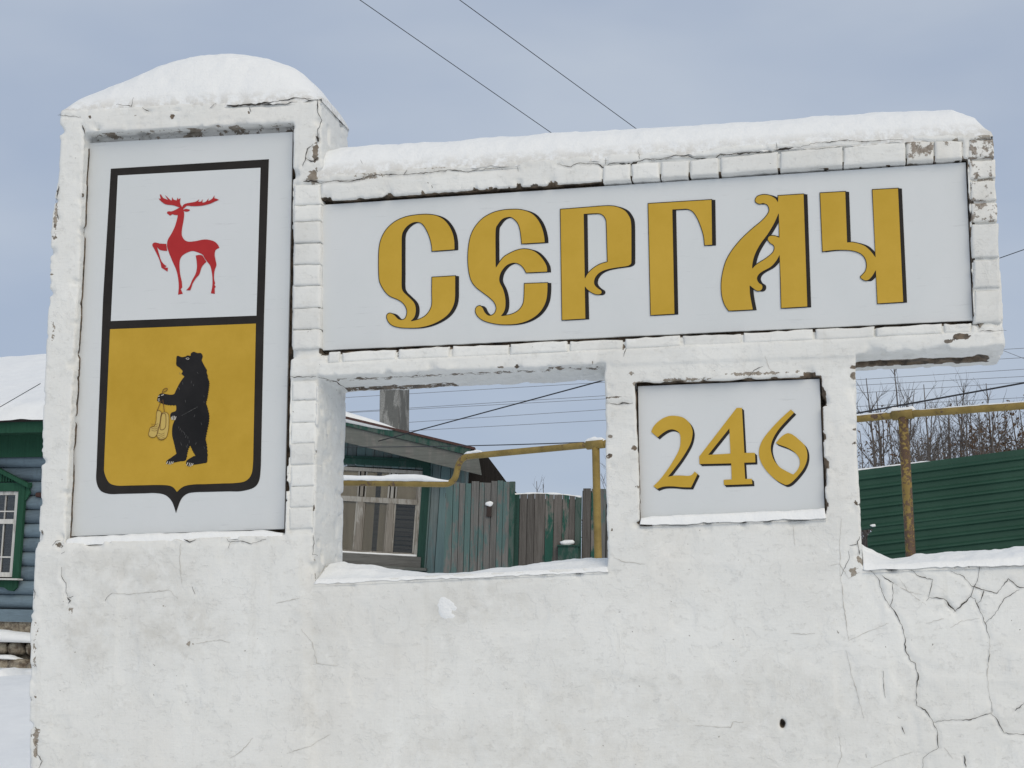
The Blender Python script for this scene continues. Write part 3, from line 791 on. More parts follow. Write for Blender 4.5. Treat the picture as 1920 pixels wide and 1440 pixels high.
for pts, Zr, w in [([(1765, 830), (1760, 800), (1755, 720), (1765, 650), (1765, 570)], Z8, 1.5), ([(1335, 322), (1400, 360), (1470, 375)], Z8, 1.4), ([(1095, 290), (1105, 390), (1120, 490), (1130, 575)], Z8, 1.6), ([(1118, 620), (1140, 720), (1165, 800), (1200, 930)], Z8, 1.2),
    ([(1130, 580), (1200, 545), (1310, 500)], Z8, 1.0), ([(75, 205), (120, 225), (215, 235)], Z8, 1.5), ([(1560, 515), (1620, 500), (1690, 488)], Z3, 1.5), ([(1300, 1385), (1370, 1340), (1430, 1270)], Z3, 1.5), ([(1620, 1355), (1740, 1320), (1860, 1250)], Z3, 1.3),
    ([(640, 455), (720, 465), (860, 450), (960, 440), (1010, 490)], Z3, 1.3), ([(1110, 740), (1240, 720), (1300, 735)], Z3, 1.2), ([(1700, 660), (1760, 740), (1780, 850), (1900, 865)], Z3, 1.3),
    ([(440, 960), (600, 970), (610, 945), (660, 945)], Z8, 1.3), ([(870, 545), (940, 552), (980, 545)], Z8, 1.2), ([(880, 60), (890, 150)], Z8, 1.0), ([(1050, 240), (1090, 235), (1130, 300), (1180, 270)], Z8, 1.3), ([(1090, 1010), (1100, 1100), (1080, 1150)], Z8, 1.0),
    ([(1100, 30), (1090, 150), (1095, 290)], Z8, 1.0), ([(1025, 180), (1020, 280), (1030, 400)], Z3, 1.3), ([(1480, 500), (1560, 480)], Z8, 1.2), ([(1590, 520), (1640, 490), (1720, 480)], Z8, 1.0), ([(1230, 1150), (1330, 1110), (1420, 1080)], Z8, 1.0),
    ([(755, 65), (770, 110), (790, 150)], Z7, 1.1), ([(1360, 300), (1400, 360), (1480, 420)], Z8, 1.0), ([(1560, 1060), (1600, 1110)], Z8, 1.6)]:
    crack(pts, Zr[0], Zr[1], w, True)
c_ = crk.build('crack', M_CRACK, wall_root); hair.build('hairline_crack', M_CRACK_FINE, wall_root)

# bricks that show through the whitewash
def brick(px0, px1, ytop0, ytop1, ybot0, ybot1, m=None, out=0.0, depth=0.07):
    """corners in photograph pixels on the wall face: left/right x, top y at each, bottom y at each"""
    j_ = lambda: random.uniform(-1.2, 1.2)
    c = [WX(px0 + j_(), ybot0 + .5 * j_()), WX(px1 + j_(), ybot1 + .5 * j_()), WX(px1 + j_(), ytop1 + .5 * j_()), WX(px0 + j_(), ytop0 + .5 * j_())]
    sd = random.random() * 99
    yf = out + random.uniform(-0.002, 0.002)
    V_, F_ = [], []
    wpx = math.hypot(c[1][0] - c[0][0], c[1][1] - c[0][1]); hpx = math.hypot(c[3][0] - c[0][0], c[3][1] - c[0][1])
    eu, ev = min(.2, .004 / wpx), min(.2, .004 / hpx)
    us = [0, eu, 2.2 * eu] + [k / 8 for k in range(1, 8)] + [1 - 2.2 * eu, 1 - eu, 1]; us = sorted(us)
    vs_ = sorted([0, ev, 2.2 * ev, .3, .5, .7, 1 - 2.2 * ev, 1 - ev, 1]); nu, nv = len(us) - 1, len(vs_) - 1
    for j, v in enumerate(vs_):
        for i, u in enumerate(us):
            x = (c[0][0] * (1 - u) + c[1][0] * u) * (1 - v) + (c[3][0] * (1 - u) + c[2][0] * u) * v
            z = (c[0][1] * (1 - u) + c[1][1] * u) * (1 - v) + (c[3][1] * (1 - u) + c[2][1] * u) * v
            eb = max({0: 1, 1: .3}.get(min(i, nu - i), 0), {0: 1, 1: .3}.get(min(j, nv - j), 0))
            n = float(vn2(x + sd, z, 0.05, 20)) * 0.004 + float(vn2(x, z + sd, 0.014, 21)) * 0.002
            n2 = float(vn2(x + sd, z, 0.03, 22)) * 0.005 + float(vn2(x + sd, z, 0.011, 23)) * 0.003
            rx_ = n2 * (1 if i in (0, nu) else 0); rz_ = n2 * (1 if j in (0, nv) else 0)
            V_.append((x + rx_, yf + n + 0.006 * eb, z + rz_))
    idx = lambda i, j: j * (nu + 1) + i
    for j in range(nv):
        for i in range(nu):
            F_.append((idx(i, j), idx(i + 1, j), idx(i + 1, j + 1), idx(i, j + 1)))
    ring = [idx(i, 0) for i in range(nu)] + [idx(nu, j) for j in range(nv)] + [idx(i, nv) for i in range(nu, 0, -1)] + [idx(0, j) for j in range(nv, 0, -1)]
    b = len(V_)
    for r_ in ring: V_.append((V_[r_][0], yf + depth, V_[r_][2]))
    k = len(ring)
    for q in range(k): F_.append((ring[(q + 1) % k], ring[q], b + q, b + (q + 1) % k))
    F_.append(tuple(b + q for q in range(k)))
    return obj('brick', V_, F_, m or M_BRICK, wall_root, True)
# jamb of the coat-of-arms pier, above and below the lintel
yy = [346, 385, 416, 456, 496, 536, 578, 618, 656]
for a, b in zip(yy[:-1], yy[1:]):
    xa = 551 - (a - 346) * 0.012; brick(xa, 600.5, a + .8, a - 1.2, b - .6, b - 2.6, out=random.uniform(-.001, .002))
yy = [714, 750, 792, 832, 872, 912, 952, 992]
for a, b in zip(yy[:-1], yy[1:]):
    brick(546 - (a - 714) * 0.02, 593 - (a - 714) * 0.02, a + .4, a - 1.6, b - .2, b - 2.2, out=random.uniform(.002, .005))
# course over the name board
tx = [(1131, 1182), (1185, 1236), (1239, 1291), (1294, 1348), (1352, 1458), (1463, 1580), (1582, 1698), (1701, 1750), (1754, 1804)]
for a, b in tx:
    top = lambda x: np.interp(x, [1130, 1290, 1460, 1700, 1806], [308, 299, 283, 264, 262]); bot = lambda x: np.interp(x, [1130, 1810], [342, 297])
    brick(a, b, top(a) + 2, top(b) + 2, bot(a) - 1, bot(b) - 1, M_WORN if a > 1690 else None, out=-0.004)
# course under it
jx = [614, 640, 745, 845, 955, 1066, 1170, 1278, 1392, 1527, 1642, 1768, 1822]
for a, b in zip(jx[:-1], jx[1:]):
    t0 = lambda x: np.interp(x, [600, 1825], [660, 604]); b0 = lambda x: np.interp(x, [600, 1825], [682, 623])
    brick(a + 2.5, b - 2.5, t0(a) + random.uniform(-1, 3), t0(b) + random.uniform(-1, 3), b0(a), b0(b), out=random.uniform(-.004, .003))
# weathered end of the beam
for a, b in [(260, 296), (299, 334), (337, 376), (379, 416), (419, 484), (486, 540), (543, 605)]:
    xa = np.interp(a, [255, 605], [1817, 1829]); xb = np.interp(a, [255, 605], [1863, 1880])
    brick(xa, xb, a + 2, a, b, b - 2, M_WORN if a < 400 else None, out=-0.001)

# ------------------------------------------------------------------ snow lying on the masonry
def snow_bed(name, label, pA, pB, top_fn, y0_, y1_, nu, nv, m, prof=0.55, seed=0, rough=0.010, rimn=1.0):
    """heaped strip between two base points (photograph px on the wall face); top_fn(u, v) gives the heap's height"""
    (ax, az), (bx, bz) = WX(*pA), WX(*pB)
    U, W = np.meshgrid(np.linspace(0, 1, nu), np.linspace(0, 1, nv), indexing='ij')
    X = ax + (bx - ax) * U; Y = y0_ + (y1_ - y0_) * W
    base = az + (bz - az) * U
    H = top_fn(U, W)
    side = np.minimum(1, np.minimum(W, 1 - W) * 2)
    n = rough * (vn2(X + seed, Y, 0.11, 31) + 0.6 * vn2(X, Y + seed, 0.04, 32) + 0.35 * vn2(X + seed, Y, 0.018, 33))
    Z = base + H * np.power(np.clip(1 - (1 - side) ** 2, 0, 1), prof) + n * np.clip(H * 14, 0.1, 1)
    lowf = 0.02 + 0.016 * vn2(X, Y + 3, 0.09, 34)
    rim = (W == 0) | (W == 1) | (U == 0) | (U == 1)
    Z = np.where(rim, base - 0.012 + np.where(W == 0, rimn * 0.012 * vn2(X + seed, Z * 0, 0.09, 35) + rimn * 0.012 * vn2(X + seed, Z * 0, 0.02, 36), 0), Z)
    Y = Y + np.where(W < 0.3, -1, 1) * np.where(rim, 0, 0.006 * vn2(X, Z, 0.05, 37))
    ii = np.arange(nu - 1)[:, None] * nv + np.arange(nv - 1)[None, :]
    q = np.stack([ii, ii + nv, ii + nv + 1, ii + 1], -1).reshape(-1, 4)
    Vv = np.stack([X, Y, Z], -1).reshape(-1, 3)
    # closed underneath
    b = len(Vv); Vb = Vv.copy(); Vb[:, 2] = (base - 0.02).ravel()
    qb = (q + b)[:, ::-1]
    me = np_mesh(name, np.concatenate([Vv, Vb]), np.concatenate([q, qb]))
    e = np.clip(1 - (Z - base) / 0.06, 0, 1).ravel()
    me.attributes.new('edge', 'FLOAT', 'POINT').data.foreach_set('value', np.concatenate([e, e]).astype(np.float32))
    o = put(name, me, m)
    tag(o, label, 'snow', None, 'stuff'); return o
_pu = (np.array([113, 118, 130, 160, 200, 240, 270, 300, 340, 380, 410, 440, 480, 520, 545, 570, 590, 603]) - 113) / 490.0
_ps = np.array([10, 34, 52, 66, 84, 103, 117, 128, 136, 138, 137, 134, 123, 105, 86, 58, 28, 4]) * 0.0021
_gu = np.linspace(-.1, 1.1, 481); _gs = np.interp(_gu, _pu, _ps); _kk = np.exp(-(np.arange(-30, 31) / 10.0) ** 2); _gs = np.convolve(_gs, _kk / _kk.sum(), 'same')
def dome(U, W): return np.minimum(np.interp(U, _gu, _gs), 0.02 + np.interp(U, _pu, _ps) * 1.2) * (0.96 + 0.04 * np.cos((W - 0.42) * 5))
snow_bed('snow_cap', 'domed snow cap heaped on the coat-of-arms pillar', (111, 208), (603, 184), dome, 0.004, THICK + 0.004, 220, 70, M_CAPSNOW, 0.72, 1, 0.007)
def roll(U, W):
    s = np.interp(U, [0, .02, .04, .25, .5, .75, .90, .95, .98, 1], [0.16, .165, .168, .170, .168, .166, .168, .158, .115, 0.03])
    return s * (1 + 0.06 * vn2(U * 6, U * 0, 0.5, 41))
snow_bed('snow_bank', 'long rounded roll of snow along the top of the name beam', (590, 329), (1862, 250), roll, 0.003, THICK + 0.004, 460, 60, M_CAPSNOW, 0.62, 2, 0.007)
def sill(U, W):
    s = np.interp(U, [0, .11, .2, .36, .5, .64, .75, .86, 1], [.085, .075, .052, .022, .022, .034, .05, .055, .050])
    d = np.interp(U, [0, .04, .11, .2, .3], [.020, .035, .045, .045, 0])
    fl = np.clip(W * 3.5, 0, 1)
    s = s * (0.42 + 0.58 * np.clip(W * 1.7, 0, 1))
    return s * (0.4 + 0.6 * fl) + 0.008 * vn2(U * 9, U * 0 + 2, 0.5, 43)
snow_bed('snow_drift', 'snow drift lying on the sill of the window opening', (589, 1090), (1141, 1065), sill, -0.004, THICK + 0.01, 200, 50, M_SNOW, 0.42, 3, 0.012, 0.5)
def sill2(U, W):
    s = np.interp(U * 1.76, [0, .05, .14, .22, .28, .45, .65, 1, 1.76], [.10, .075, .045, .042, .055, .055, .062, .08, .06])
    return s * (0.5 + 0.5 * np.clip(W * 2.0, 0, 1)) + 0.008 * vn2(U * 16, U * 0 + 5, 0.5, 44)
snow_bed('snow_drift', 'snow drift on the broken low wall beside the overhanging beam', (1617, 1064), (2410, 1034), sill2, -0.005, THICK + 0.01, 340, 50, M_SNOW, 0.42, 4, 0.014, 0.5)
def ledge(U, W): return np.interp(U, [0, .05, .9, 1], [.018, .026, .022, .006]) * (1 + 0.25 * vn2(U * 12, U * 0, 0.5, 45))
snow_bed('snow_ledge', 'thin strip of snow on the ledge below the shield panel', (122, 1017), (531, 1002), ledge, -0.004, Y_ARMS + 0.004, 160, 16, M_SNOW, 0.45, 5, 0.006, 0.4)
def ledge2(U, W): return np.interp(U, [0, .06, .8, 1], [.016, .022, .024, .030]) * (1 + 0.2 * vn2(U * 12, U * 0, 0.5, 46))
snow_bed('snow_ledge', 'thin strip of snow on the ledge below the number panel', (1199, 979), (1549, 966), ledge2, -0.004, Y_NUM + 0.004, 140, 16, M_SNOW, 0.45, 6, 0.006, 0.4)
# a blob of snow stuck to the face, from a thrown snowball
for (px, py, rx_, rz_) in [(838, 1140, 0.040, 0.055)]:
    X_, Z_ = WX(px, py); mb = MB(); nr, na = 8, 28
    V_ = [(X_, front_y(X_, Z_) - 0.0022, Z_)]
    for i in range(1, nr + 1):
        for k in range(na):
            a = 2 * math.pi * k / na; r_ = i / nr
            w = 1 + 0.22 * float(vn2(math.cos(a) + 5, math.sin(a) + 3, 0.7, 51)) + 0.14 * math.cos(2 * a + 0.8)
            x = X_ + math.cos(a) * r_ * rx_ * w; z = Z_ + math.sin(a) * r_ * rz_ * w
            V_.append((x, front_y(x, z) + 0.003 - 0.0050 * max(0, 1 - r_ ** 2) ** 0.6 - 0.005 * (i < nr) * float(vn2(x, z, 0.015, 52)), z))
    F_ = [(0, 1 + (k + 1) % na, 1 + k) for k in range(na)]
    for i in range(nr - 1):
        for k in range(na):
            a = 1 + i * na + k; b = 1 + i * na + (k + 1) % na
            F_.append((a, b, b + na, a + na))
    o = obj('snow_splat', V_, F_, M_CAPSNOW, None, True)
    tag(o, 'smear of snow clinging to the plaster below the window opening' if rx_ > .035 else 'smaller faint smear of snow lower on the plaster', 'snow', None, 'stuff')

# ------------------------------------------------------------------ sign panels
def panel(name, label, quad, Y, back=0.012):
    c = [WX(x, y, Y) for x, y in quad]
    cx = sum(q[0] for q in c) / 4; cz = min(q[1] for q in c)
    root = thing(name, label, 'sign', (cx, Y, cz))
    mb = MB(); mb.hexa([(c[3][0], Y, c[3][1]), (c[2][0], Y, c[2][1]), (c[2][0], Y + back, c[2][1]), (c[3][0], Y + back, c[3][1]),
                        (c[0][0], Y, c[0][1]), (c[1][0], Y, c[1][1]), (c[1][0], Y + back, c[1][1]), (c[0][0], Y + back, c[0][1])])
    bevel(mb.build('board', M_BOARD, root), 0.0015, 1)
    return root
arms = panel('coat_of_arms_panel', 'tall white panel with a black-edged shield showing a red deer above a black bear', [(166, 268), (549, 247), (533, 992), (130, 1006)], Y_ARMS)
name_p = panel('town_name_panel', 'long white panel with the town name in gold old-style letters', [(603, 384), (1811, 304), (1824, 601), (605, 657)], Y_NAME)
num_p = panel('number_panel', 'small white panel with the gold number 246', [(1196, 724), (1537, 710), (1547, 966), (1200, 978)], Y_NUM)

E1 = 0.0012
sh_out = outline([(570, 703, 1), (1383, 654, 1)], *Z1, closed=False) + outline([(1358, 90, 1), (1343, 800, 1), (1341, 870), (1333, 935), (1305, 972), (1240, 990), (1180, 991, 1), (1060, 994, 1), (1000, 996), (960, 1005), (930, 1035), (905, 1103, 1),
    (885, 1045), (850, 1010), (800, 1000), (750, 1001, 1), (620, 1004, 1), (560, 1004), (515, 985), (495, 935), (497, 860), (499, 800, 1), (530, 0, 1)], *Z2z, closed=False)
flat('shield_frame', [sh_out], Y_ARMS - E1, M_BLACK, arms)
flat('shield_white_field', [outline([(606, 738, 1), (1340, 698, 1)], *Z1, closed=False) + outline([(1319, 87, 1), (570, 115, 1)], *Z2z, closed=False)], Y_ARMS - 2 * E1, M_BOARD, arms)
flat('shield_gold_field', [outline([(566, 157, 1), (1316, 128, 1), (1303, 780, 1), (1301, 850), (1292, 905), (1262, 938), (1210, 948), (1150, 950, 1), (1050, 954, 1), (1000, 955), (955, 962), (930, 975), (910, 994, 1), (890, 970), (860, 960), (800, 958), (760, 959, 1), (660, 961, 1), (600, 961), (560, 945), (537, 895), (536, 850), (538, 790, 1)], *Z2z)], Y_ARMS - 2 * E1, M_GOLD2, arms)
ZD = ((250, 340), 6.0)
deer = flat('deer', [outline([(378, 357), (385, 341), (402, 337), (430, 337), (470, 322), (510, 300), (545, 285, 1), (560, 300), (567, 335), (572, 375), (565, 440), (548, 535), (546, 605), (572, 655), (620, 678), (700, 672), (780, 656), (840, 656), (910, 676), (950, 712), (968, 748, 1),
    (928, 772), (915, 820), (924, 880), (935, 940), (920, 985), (910, 1035), (909, 1100), (920, 1145, 1), (912, 1165, 1), (928, 1188, 1), (915, 1200, 1), (917, 1265, 1), (872, 1260, 1), (888, 1180), (890, 1100), (882, 1020), (865, 950), (830, 903), (800, 860), (778, 825), (720, 797), (655, 785), (575, 818),
    (532, 862), (520, 920), (522, 1000), (530, 1060), (545, 1130), (550, 1195, 1), (533, 1212, 1), (556, 1265, 1), (503, 1275, 1), (511, 1180), (502, 1080), (480, 990), (440, 900), (400, 800), (381, 740), (380, 690), (392, 648), (427, 590), (466, 510), (490, 430), (500, 380, 1), (462, 378), (440, 370), (425, 380), (410, 384), (393, 370)], *ZD)], Y_ARMS - 3.2 * E1, M_RED, arms)
dy = Y_ARMS - 3.4 * E1
flat('ear', [outline([(563, 325), (590, 309), (637, 322), (612, 340), (580, 339)], *ZD)], dy, M_RED, deer)
flat('antler', [outline([(556, 296, 1), (515, 292), (450, 270), (370, 260), (320, 232), (283, 193, 1), (308, 197, 1), (298, 147, 1), (312, 152), (335, 185), (380, 205), (393, 214, 1), (355, 152, 1), (385, 180), (415, 208), (433, 214, 1), (435, 177, 1), (455, 205), (488, 214, 1), (497, 182, 1), (508, 204, 1), (531, 187, 1), (525, 230), (533, 265)], *ZD)], dy - .0002, M_RED, deer)
flat('antler', [outline([(545, 298, 1), (565, 262), (605, 246), (680, 234), (712, 224, 1), (743, 200, 1), (728, 229, 1), (762, 228, 1), (779, 199, 1), (777, 240, 1), (815, 228), (847, 190, 1), (841, 222, 1), (885, 197), (912, 157, 1), (911, 190, 1), (936, 195, 1), (964, 208, 1), (920, 226), (850, 256), (760, 275), (660, 279), (603, 275), (570, 305, 1)], *ZD)], dy - .0004, M_RED, deer)
flat('foreleg', [outline([(370, 703, 1), (300, 700), (240, 688), (213, 715), (240, 770), (285, 862), (308, 930), (315, 970, 1), (385, 1016, 1), (389, 972, 1), (346, 967, 1), (375, 955, 1), (342, 930), (312, 890), (290, 820), (266, 735, 1), (290, 765), (325, 778), (381, 783, 1)], *ZD)], dy, M_RED, deer)
flat('hind_leg', [outline([(702, 835, 1), (740, 828), (775, 834), (797, 865), (822, 906, 1), (772, 960), (742, 1045), (705, 1090), (667, 1150), (658, 1180), (640, 1226, 1), (594, 1226, 1), (632, 1180), (662, 1110), (700, 1040), (715, 970), (712, 900)], *ZD)], dy - .0002, M_RED, deer)
ZB = ((250, 640), 5.76)
bear_pts = [(468, 165), (485, 157), (520, 170), (560, 165), (585, 152), (617, 156), (622, 130), (652, 113), (690, 126), (730, 128), (749, 162), (740, 205), (760, 250), (782, 290), (795, 318, 1), (786, 335, 1), (805, 372, 1), (800, 385), (818, 440), (815, 500), (806, 560), (798, 610), (783, 665, 1), (800, 720), (816, 790), (816, 860), (803, 930), (788, 1000), (778, 1060, 1), (790, 1110), (798, 1200), (797, 1300), (760, 1316), (690, 1328),
    (630, 1337), (602, 1352), (580, 1340), (570, 1312), (580, 1285), (625, 1255), (668, 1232, 1), (640, 1185), (612, 1122, 1), (592, 1165), (578, 1225), (565, 1285), (500, 1297), (430, 1312), (395, 1326), (360, 1318), (360, 1290), (405, 1258), (466, 1214, 1), (442, 1110), (419, 1010), (422, 920), (440, 865), (462, 832), (432, 850), (410, 838), (398, 803), (412, 770), (460, 748), (462, 690, 1), (390, 688), (330, 678), (285, 660), (258, 640),
    (262, 605), (280, 575), (302, 562), (335, 566), (400, 577), (440, 568), (460, 530), (490, 470), (520, 420), (552, 380, 1), (518, 350, 1), (532, 322), (500, 285), (466, 258), (464, 210)]
bl = outline(bear_pts, *ZB)
# shaggy coat: small tufts along the back, arm and legs
fur = []
for i, q in enumerate(bl):
    zx, zy = (q[0] - 250) * 5.76, (q[1] - 640) * 5.76
    k = 0.0
    if (zx > 760 and 300 < zy < 1200) or (320 < zx < 470 and 670 < zy < 700) or (zx > 560 and 1110 < zy < 1240): k = 1.1
    fur.append((q[0] + (k if i % 2 else -0.2 * k) * (1 if zx > 500 else 0.0), q[1] + (k if i % 2 else -0.3 * k) * 0.8))
bear = flat('bear', [fur], Y_ARMS - 3.2 * E1, M_BEAR, arms)
by = Y_ARMS - 4.4 * E1
ribbon('eye', [outline([(568, 186), (590, 178), (602, 186), (590, 196)], *ZB)], by, 0.7, M_CLAW, bear)
for pts in [[(268, 596), (285, 590)], [(265, 625), (285, 622)], [(268, 645), (284, 642)], [(300, 585), (330, 575)], [(412, 815), (416, 845)], [(428, 805), (424, 848)], [(445, 805), (438, 850)], [(462, 812), (448, 848)],
            [(372, 1295), (358, 1325)], [(395, 1298), (384, 1330)], [(414, 1298), (402, 1330)], [(432, 1298), (422, 1322)], [(590, 1308), (575, 1340)], [(610, 1312), (600, 1350)], [(628, 1316), (618, 1352)], [(646, 1318), (635, 1342)]]:
    ribbon('claw', [outline(pts, *ZB, closed=False)], by, 1.3, M_CLAW, bear, False)
for k in range(34):
    x = random.uniform(480, 770); y = random.uniform(330, 1150); a = random.uniform(0.9, 1.9)
    if k < 9: x = 520 + k * 20; y = 800 - k * 11; a = -0.35
    if 9 <= k < 16: x = 490 + (k - 9) * 16; y = 920 + (k - 9) * 18
    L = random.uniform(14, 34)
    ribbon('fur_line', [outline([(x, y), (x + L * .5 * math.cos(a) + 3, y + L * .5 * math.sin(a)), (x + L * math.cos(a), y + L * math.sin(a))], *ZB, closed=False)], by, 0.55, M_GREYLINE, bear, False)
for pts, tie in [([(255, 755), (300, 765), (295, 850), (275, 940), (262, 990), (235, 1030), (195, 1036), (165, 1010), (175, 960), (185, 930), (225, 915), (245, 860)], [(300, 640), (255, 755)]),
                 ([(300, 790), (340, 765), (380, 795), (383, 900), (375, 970), (355, 1035), (300, 1060), (258, 1030), (262, 960), (285, 890)], [(318, 630), (335, 760)])]:
    lp = outline(pts, *ZB)
    s = flat('bast_shoe', [lp], Y_ARMS - 4.0 * E1 - (0.0006 if pts[0][0] > 280 else 0), M_BAST, arms)
    ribbon('shoe_outline', [lp], by - 0.0008, 0.8, M_BROWN, s)
    ribbon('shoe_tie', [outline(tie, *ZB, closed=False)], by - 0.0012, 1.2, M_BROWN, s, False)
    x_, y_ = pts[-3][0], pts[-3][1]
    for k in range(4):
        ribbon('weave_line', [outline([(x_ + 8, y_ - 40 + k * 22), (x_ + 45, y_ - 28 + k * 22), (x_ + 80, y_ - 42 + k * 22)], *ZB, closed=False)], by - 0.0010, 0.5, M_BROWN, s, False)
ribbon('shoe_loop', [outline([(312, 565), (322, 525), (350, 507), (368, 515), (352, 535), (325, 548)], *ZB, closed=False)], by - .001, 1.3, M_BROWN, arms, False)
ribbon('shoe_opening', [outline([(305, 800), (330, 780), (350, 800), (345, 930), (290, 945)], *ZB)], by - .0013, 1.0, M_BROWN, arms)

ZL1, ZL2, ZL3, ZN = ((690, 370), 5.3333), ((1030, 360), 5.76), ((1330, 340), 4.923), ((1190, 700), 5.3333)
C = 1
LETTERS = [
    ('С', [outline([(638, 540, C), (868, 523, C), (866, 440), (850, 360), (815, 285), (760, 220), (690, 182), (620, 170), (560, 168), (470, 175), (370, 195), (270, 240), (190, 310), (140, 390), (115, 470), (106, 550), (104, 650), (105, 740), (112, 830), (135, 890), (175, 950), (220, 990), (290, 1020), (340, 1050), (375, 1095), (388, 1145), (375, 1200), (345, 1222), (305, 1215), (268, 1178), (240, 1161), (210, 1157), (188, 1175), (187, 1210), (210, 1255), (250, 1285), (320, 1303), (420, 1308), (520, 1303), (620, 1280), (720, 1235), (800, 1175), (850, 1100), (872, 1020), (875, 900), (875, 783, C),
        (638, 797, C), (636, 950), (637, 1060), (620, 1120), (580, 1175), (530, 1208), (480, 1225), (432, 1236, C), (465, 1200), (480, 1150), (478, 1090), (455, 1040), (400, 985), (355, 940), (340, 890), (340, 760), (340, 500), (343, 380), (365, 325), (400, 285), (450, 255), (500, 250), (545, 270), (590, 340), (620, 420), (635, 490)], *ZL1)]),
    ('Е', [outline([(1535, 466, C), (1770, 452, C), (1765, 390), (1745, 310), (1710, 235), (1660, 175), (1600, 140), (1520, 120), (1440, 118), (1350, 125), (1250, 150), (1150, 205), (1075, 285), (1030, 370), (1008, 460), (998, 560), (998, 660), (1010, 760), (1035, 840), (1080, 900), (1150, 955), (1210, 1000), (1260, 1050), (1280, 1105), (1268, 1150), (1240, 1175), (1205, 1178), (1172, 1150), (1150, 1105, C), (1120, 1082), (1085, 1095), (1072, 1130), (1085, 1175), (1130, 1220), (1200, 1250), (1300, 1270), (1400, 1274), (1500, 1265), (1600, 1235), (1690, 1180), (1750, 1110), (1785, 1030), (1797, 940), (1798, 852, C),
        (1562, 860, C), (1560, 960), (1552, 1050), (1525, 1105), (1480, 1145), (1420, 1170), (1335, 1184, C), (1365, 1140), (1378, 1080), (1375, 1000), (1355, 920), (1318, 840), (1322, 780), (1345, 730), (1385, 685), (1430, 662), (1475, 658), (1520, 675), (1555, 710), (1580, 755, C), (1795, 745, C), (1790, 690), (1760, 630), (1710, 570), (1650, 530), (1570, 513), (1490, 525), (1410, 560), (1345, 605), (1280, 697, C), (1279, 550), (1280, 330), (1300, 275), (1345, 220), (1400, 200), (1440, 205), (1490, 250), (1515, 310), (1528, 390)], *ZL1)]),
    ('Р', [outline([(117, 185, C), (400, 163), (560, 150), (660, 147), (740, 160), (820, 200), (870, 270), (887, 340), (890, 500), (890, 740), (885, 775), (865, 793), (830, 805), (720, 820), (620, 840), (550, 870), (505, 915), (487, 965), (495, 1005), (530, 1040), (560, 1060), (568, 1085), (550, 1105), (510, 1108), (460, 1090), (410, 1055), (385, 1025, C), (393, 1370, C), (135, 1385, C)], *ZL2),
           outline([(375, 240, C), (520, 233), (575, 250), (605, 290), (614, 340), (620, 550), (626, 752, C), (550, 775), (480, 815), (420, 870), (384, 928, C)], *ZL2)]),
    ('Г', [outline([(1065, 123, C), (1755, 80, C), (1762, 572, C), (1675, 578, C), (1665, 480), (1640, 390), (1600, 290), (1550, 215), (1490, 186), (1420, 188), (1332, 192, C), (1355, 1318, C), (1092, 1333, C)], *ZL2)]),
    ('А', [outline([(632, 130, C), (873, 115, C), (908, 1158, C), (662, 1172, C), (655, 900, C), (648, 685, C), (620, 735), (570, 790), (490, 835), (455, 865), (443, 900), (460, 935), (488, 955), (492, 985), (475, 1008), (440, 1012), (405, 990), (375, 965, C), (380, 1050), (405, 1185, C), (178, 1197, C), (140, 1140), (115, 1060), (108, 960), (118, 860), (150, 740), (205, 640), (290, 535), (390, 440), (480, 365), (530, 310), (550, 265), (535, 220), (495, 203, C), (460, 210), (427, 192), (423, 165), (445, 135), (500, 120), (560, 128), (610, 155), (633, 187, C)], *ZL3),
           outline([(640, 300, C), (645, 515, C), (600, 500), (555, 503), (537, 535), (560, 570), (590, 590), (598, 620), (580, 660), (520, 710), (440, 760), (398, 800, C), (405, 740), (430, 660), (480, 570), (540, 490), (600, 390)], *ZL3)]),
    ('Ч', [outline([(1020, 105, C), (1258, 92, C), (1275, 560, C), (1340, 562), (1430, 590), (1490, 640), (1533, 695, C), (1503, 75, C), (1745, 62, C), (1793, 1115, C), (1550, 1130, C), (1536, 825, C), (1510, 870), (1475, 908), (1440, 917), (1405, 900), (1393, 880), (1410, 862), (1440, 825), (1450, 770), (1435, 710), (1390, 665), (1310, 640), (1200, 635), (1120, 640), (1043, 650, C)], *ZL3)])]
for ch_, lps in LETTERS:
    L = flat('letter', lps, Y_NAME - 0.0030, M_GOLD, name_p)
    L['label'] = 'gold letter ' + ch_
    flat('letter_shadow', lps, Y_NAME - 0.0016, M_BLACK, L, copies=[(6.6, 0.9), (4.4, 0.6), (2.2, 0.3)])
    ribbon('letter_outline', lps, Y_NAME - 0.0036, 1.25, M_BLACK, L)
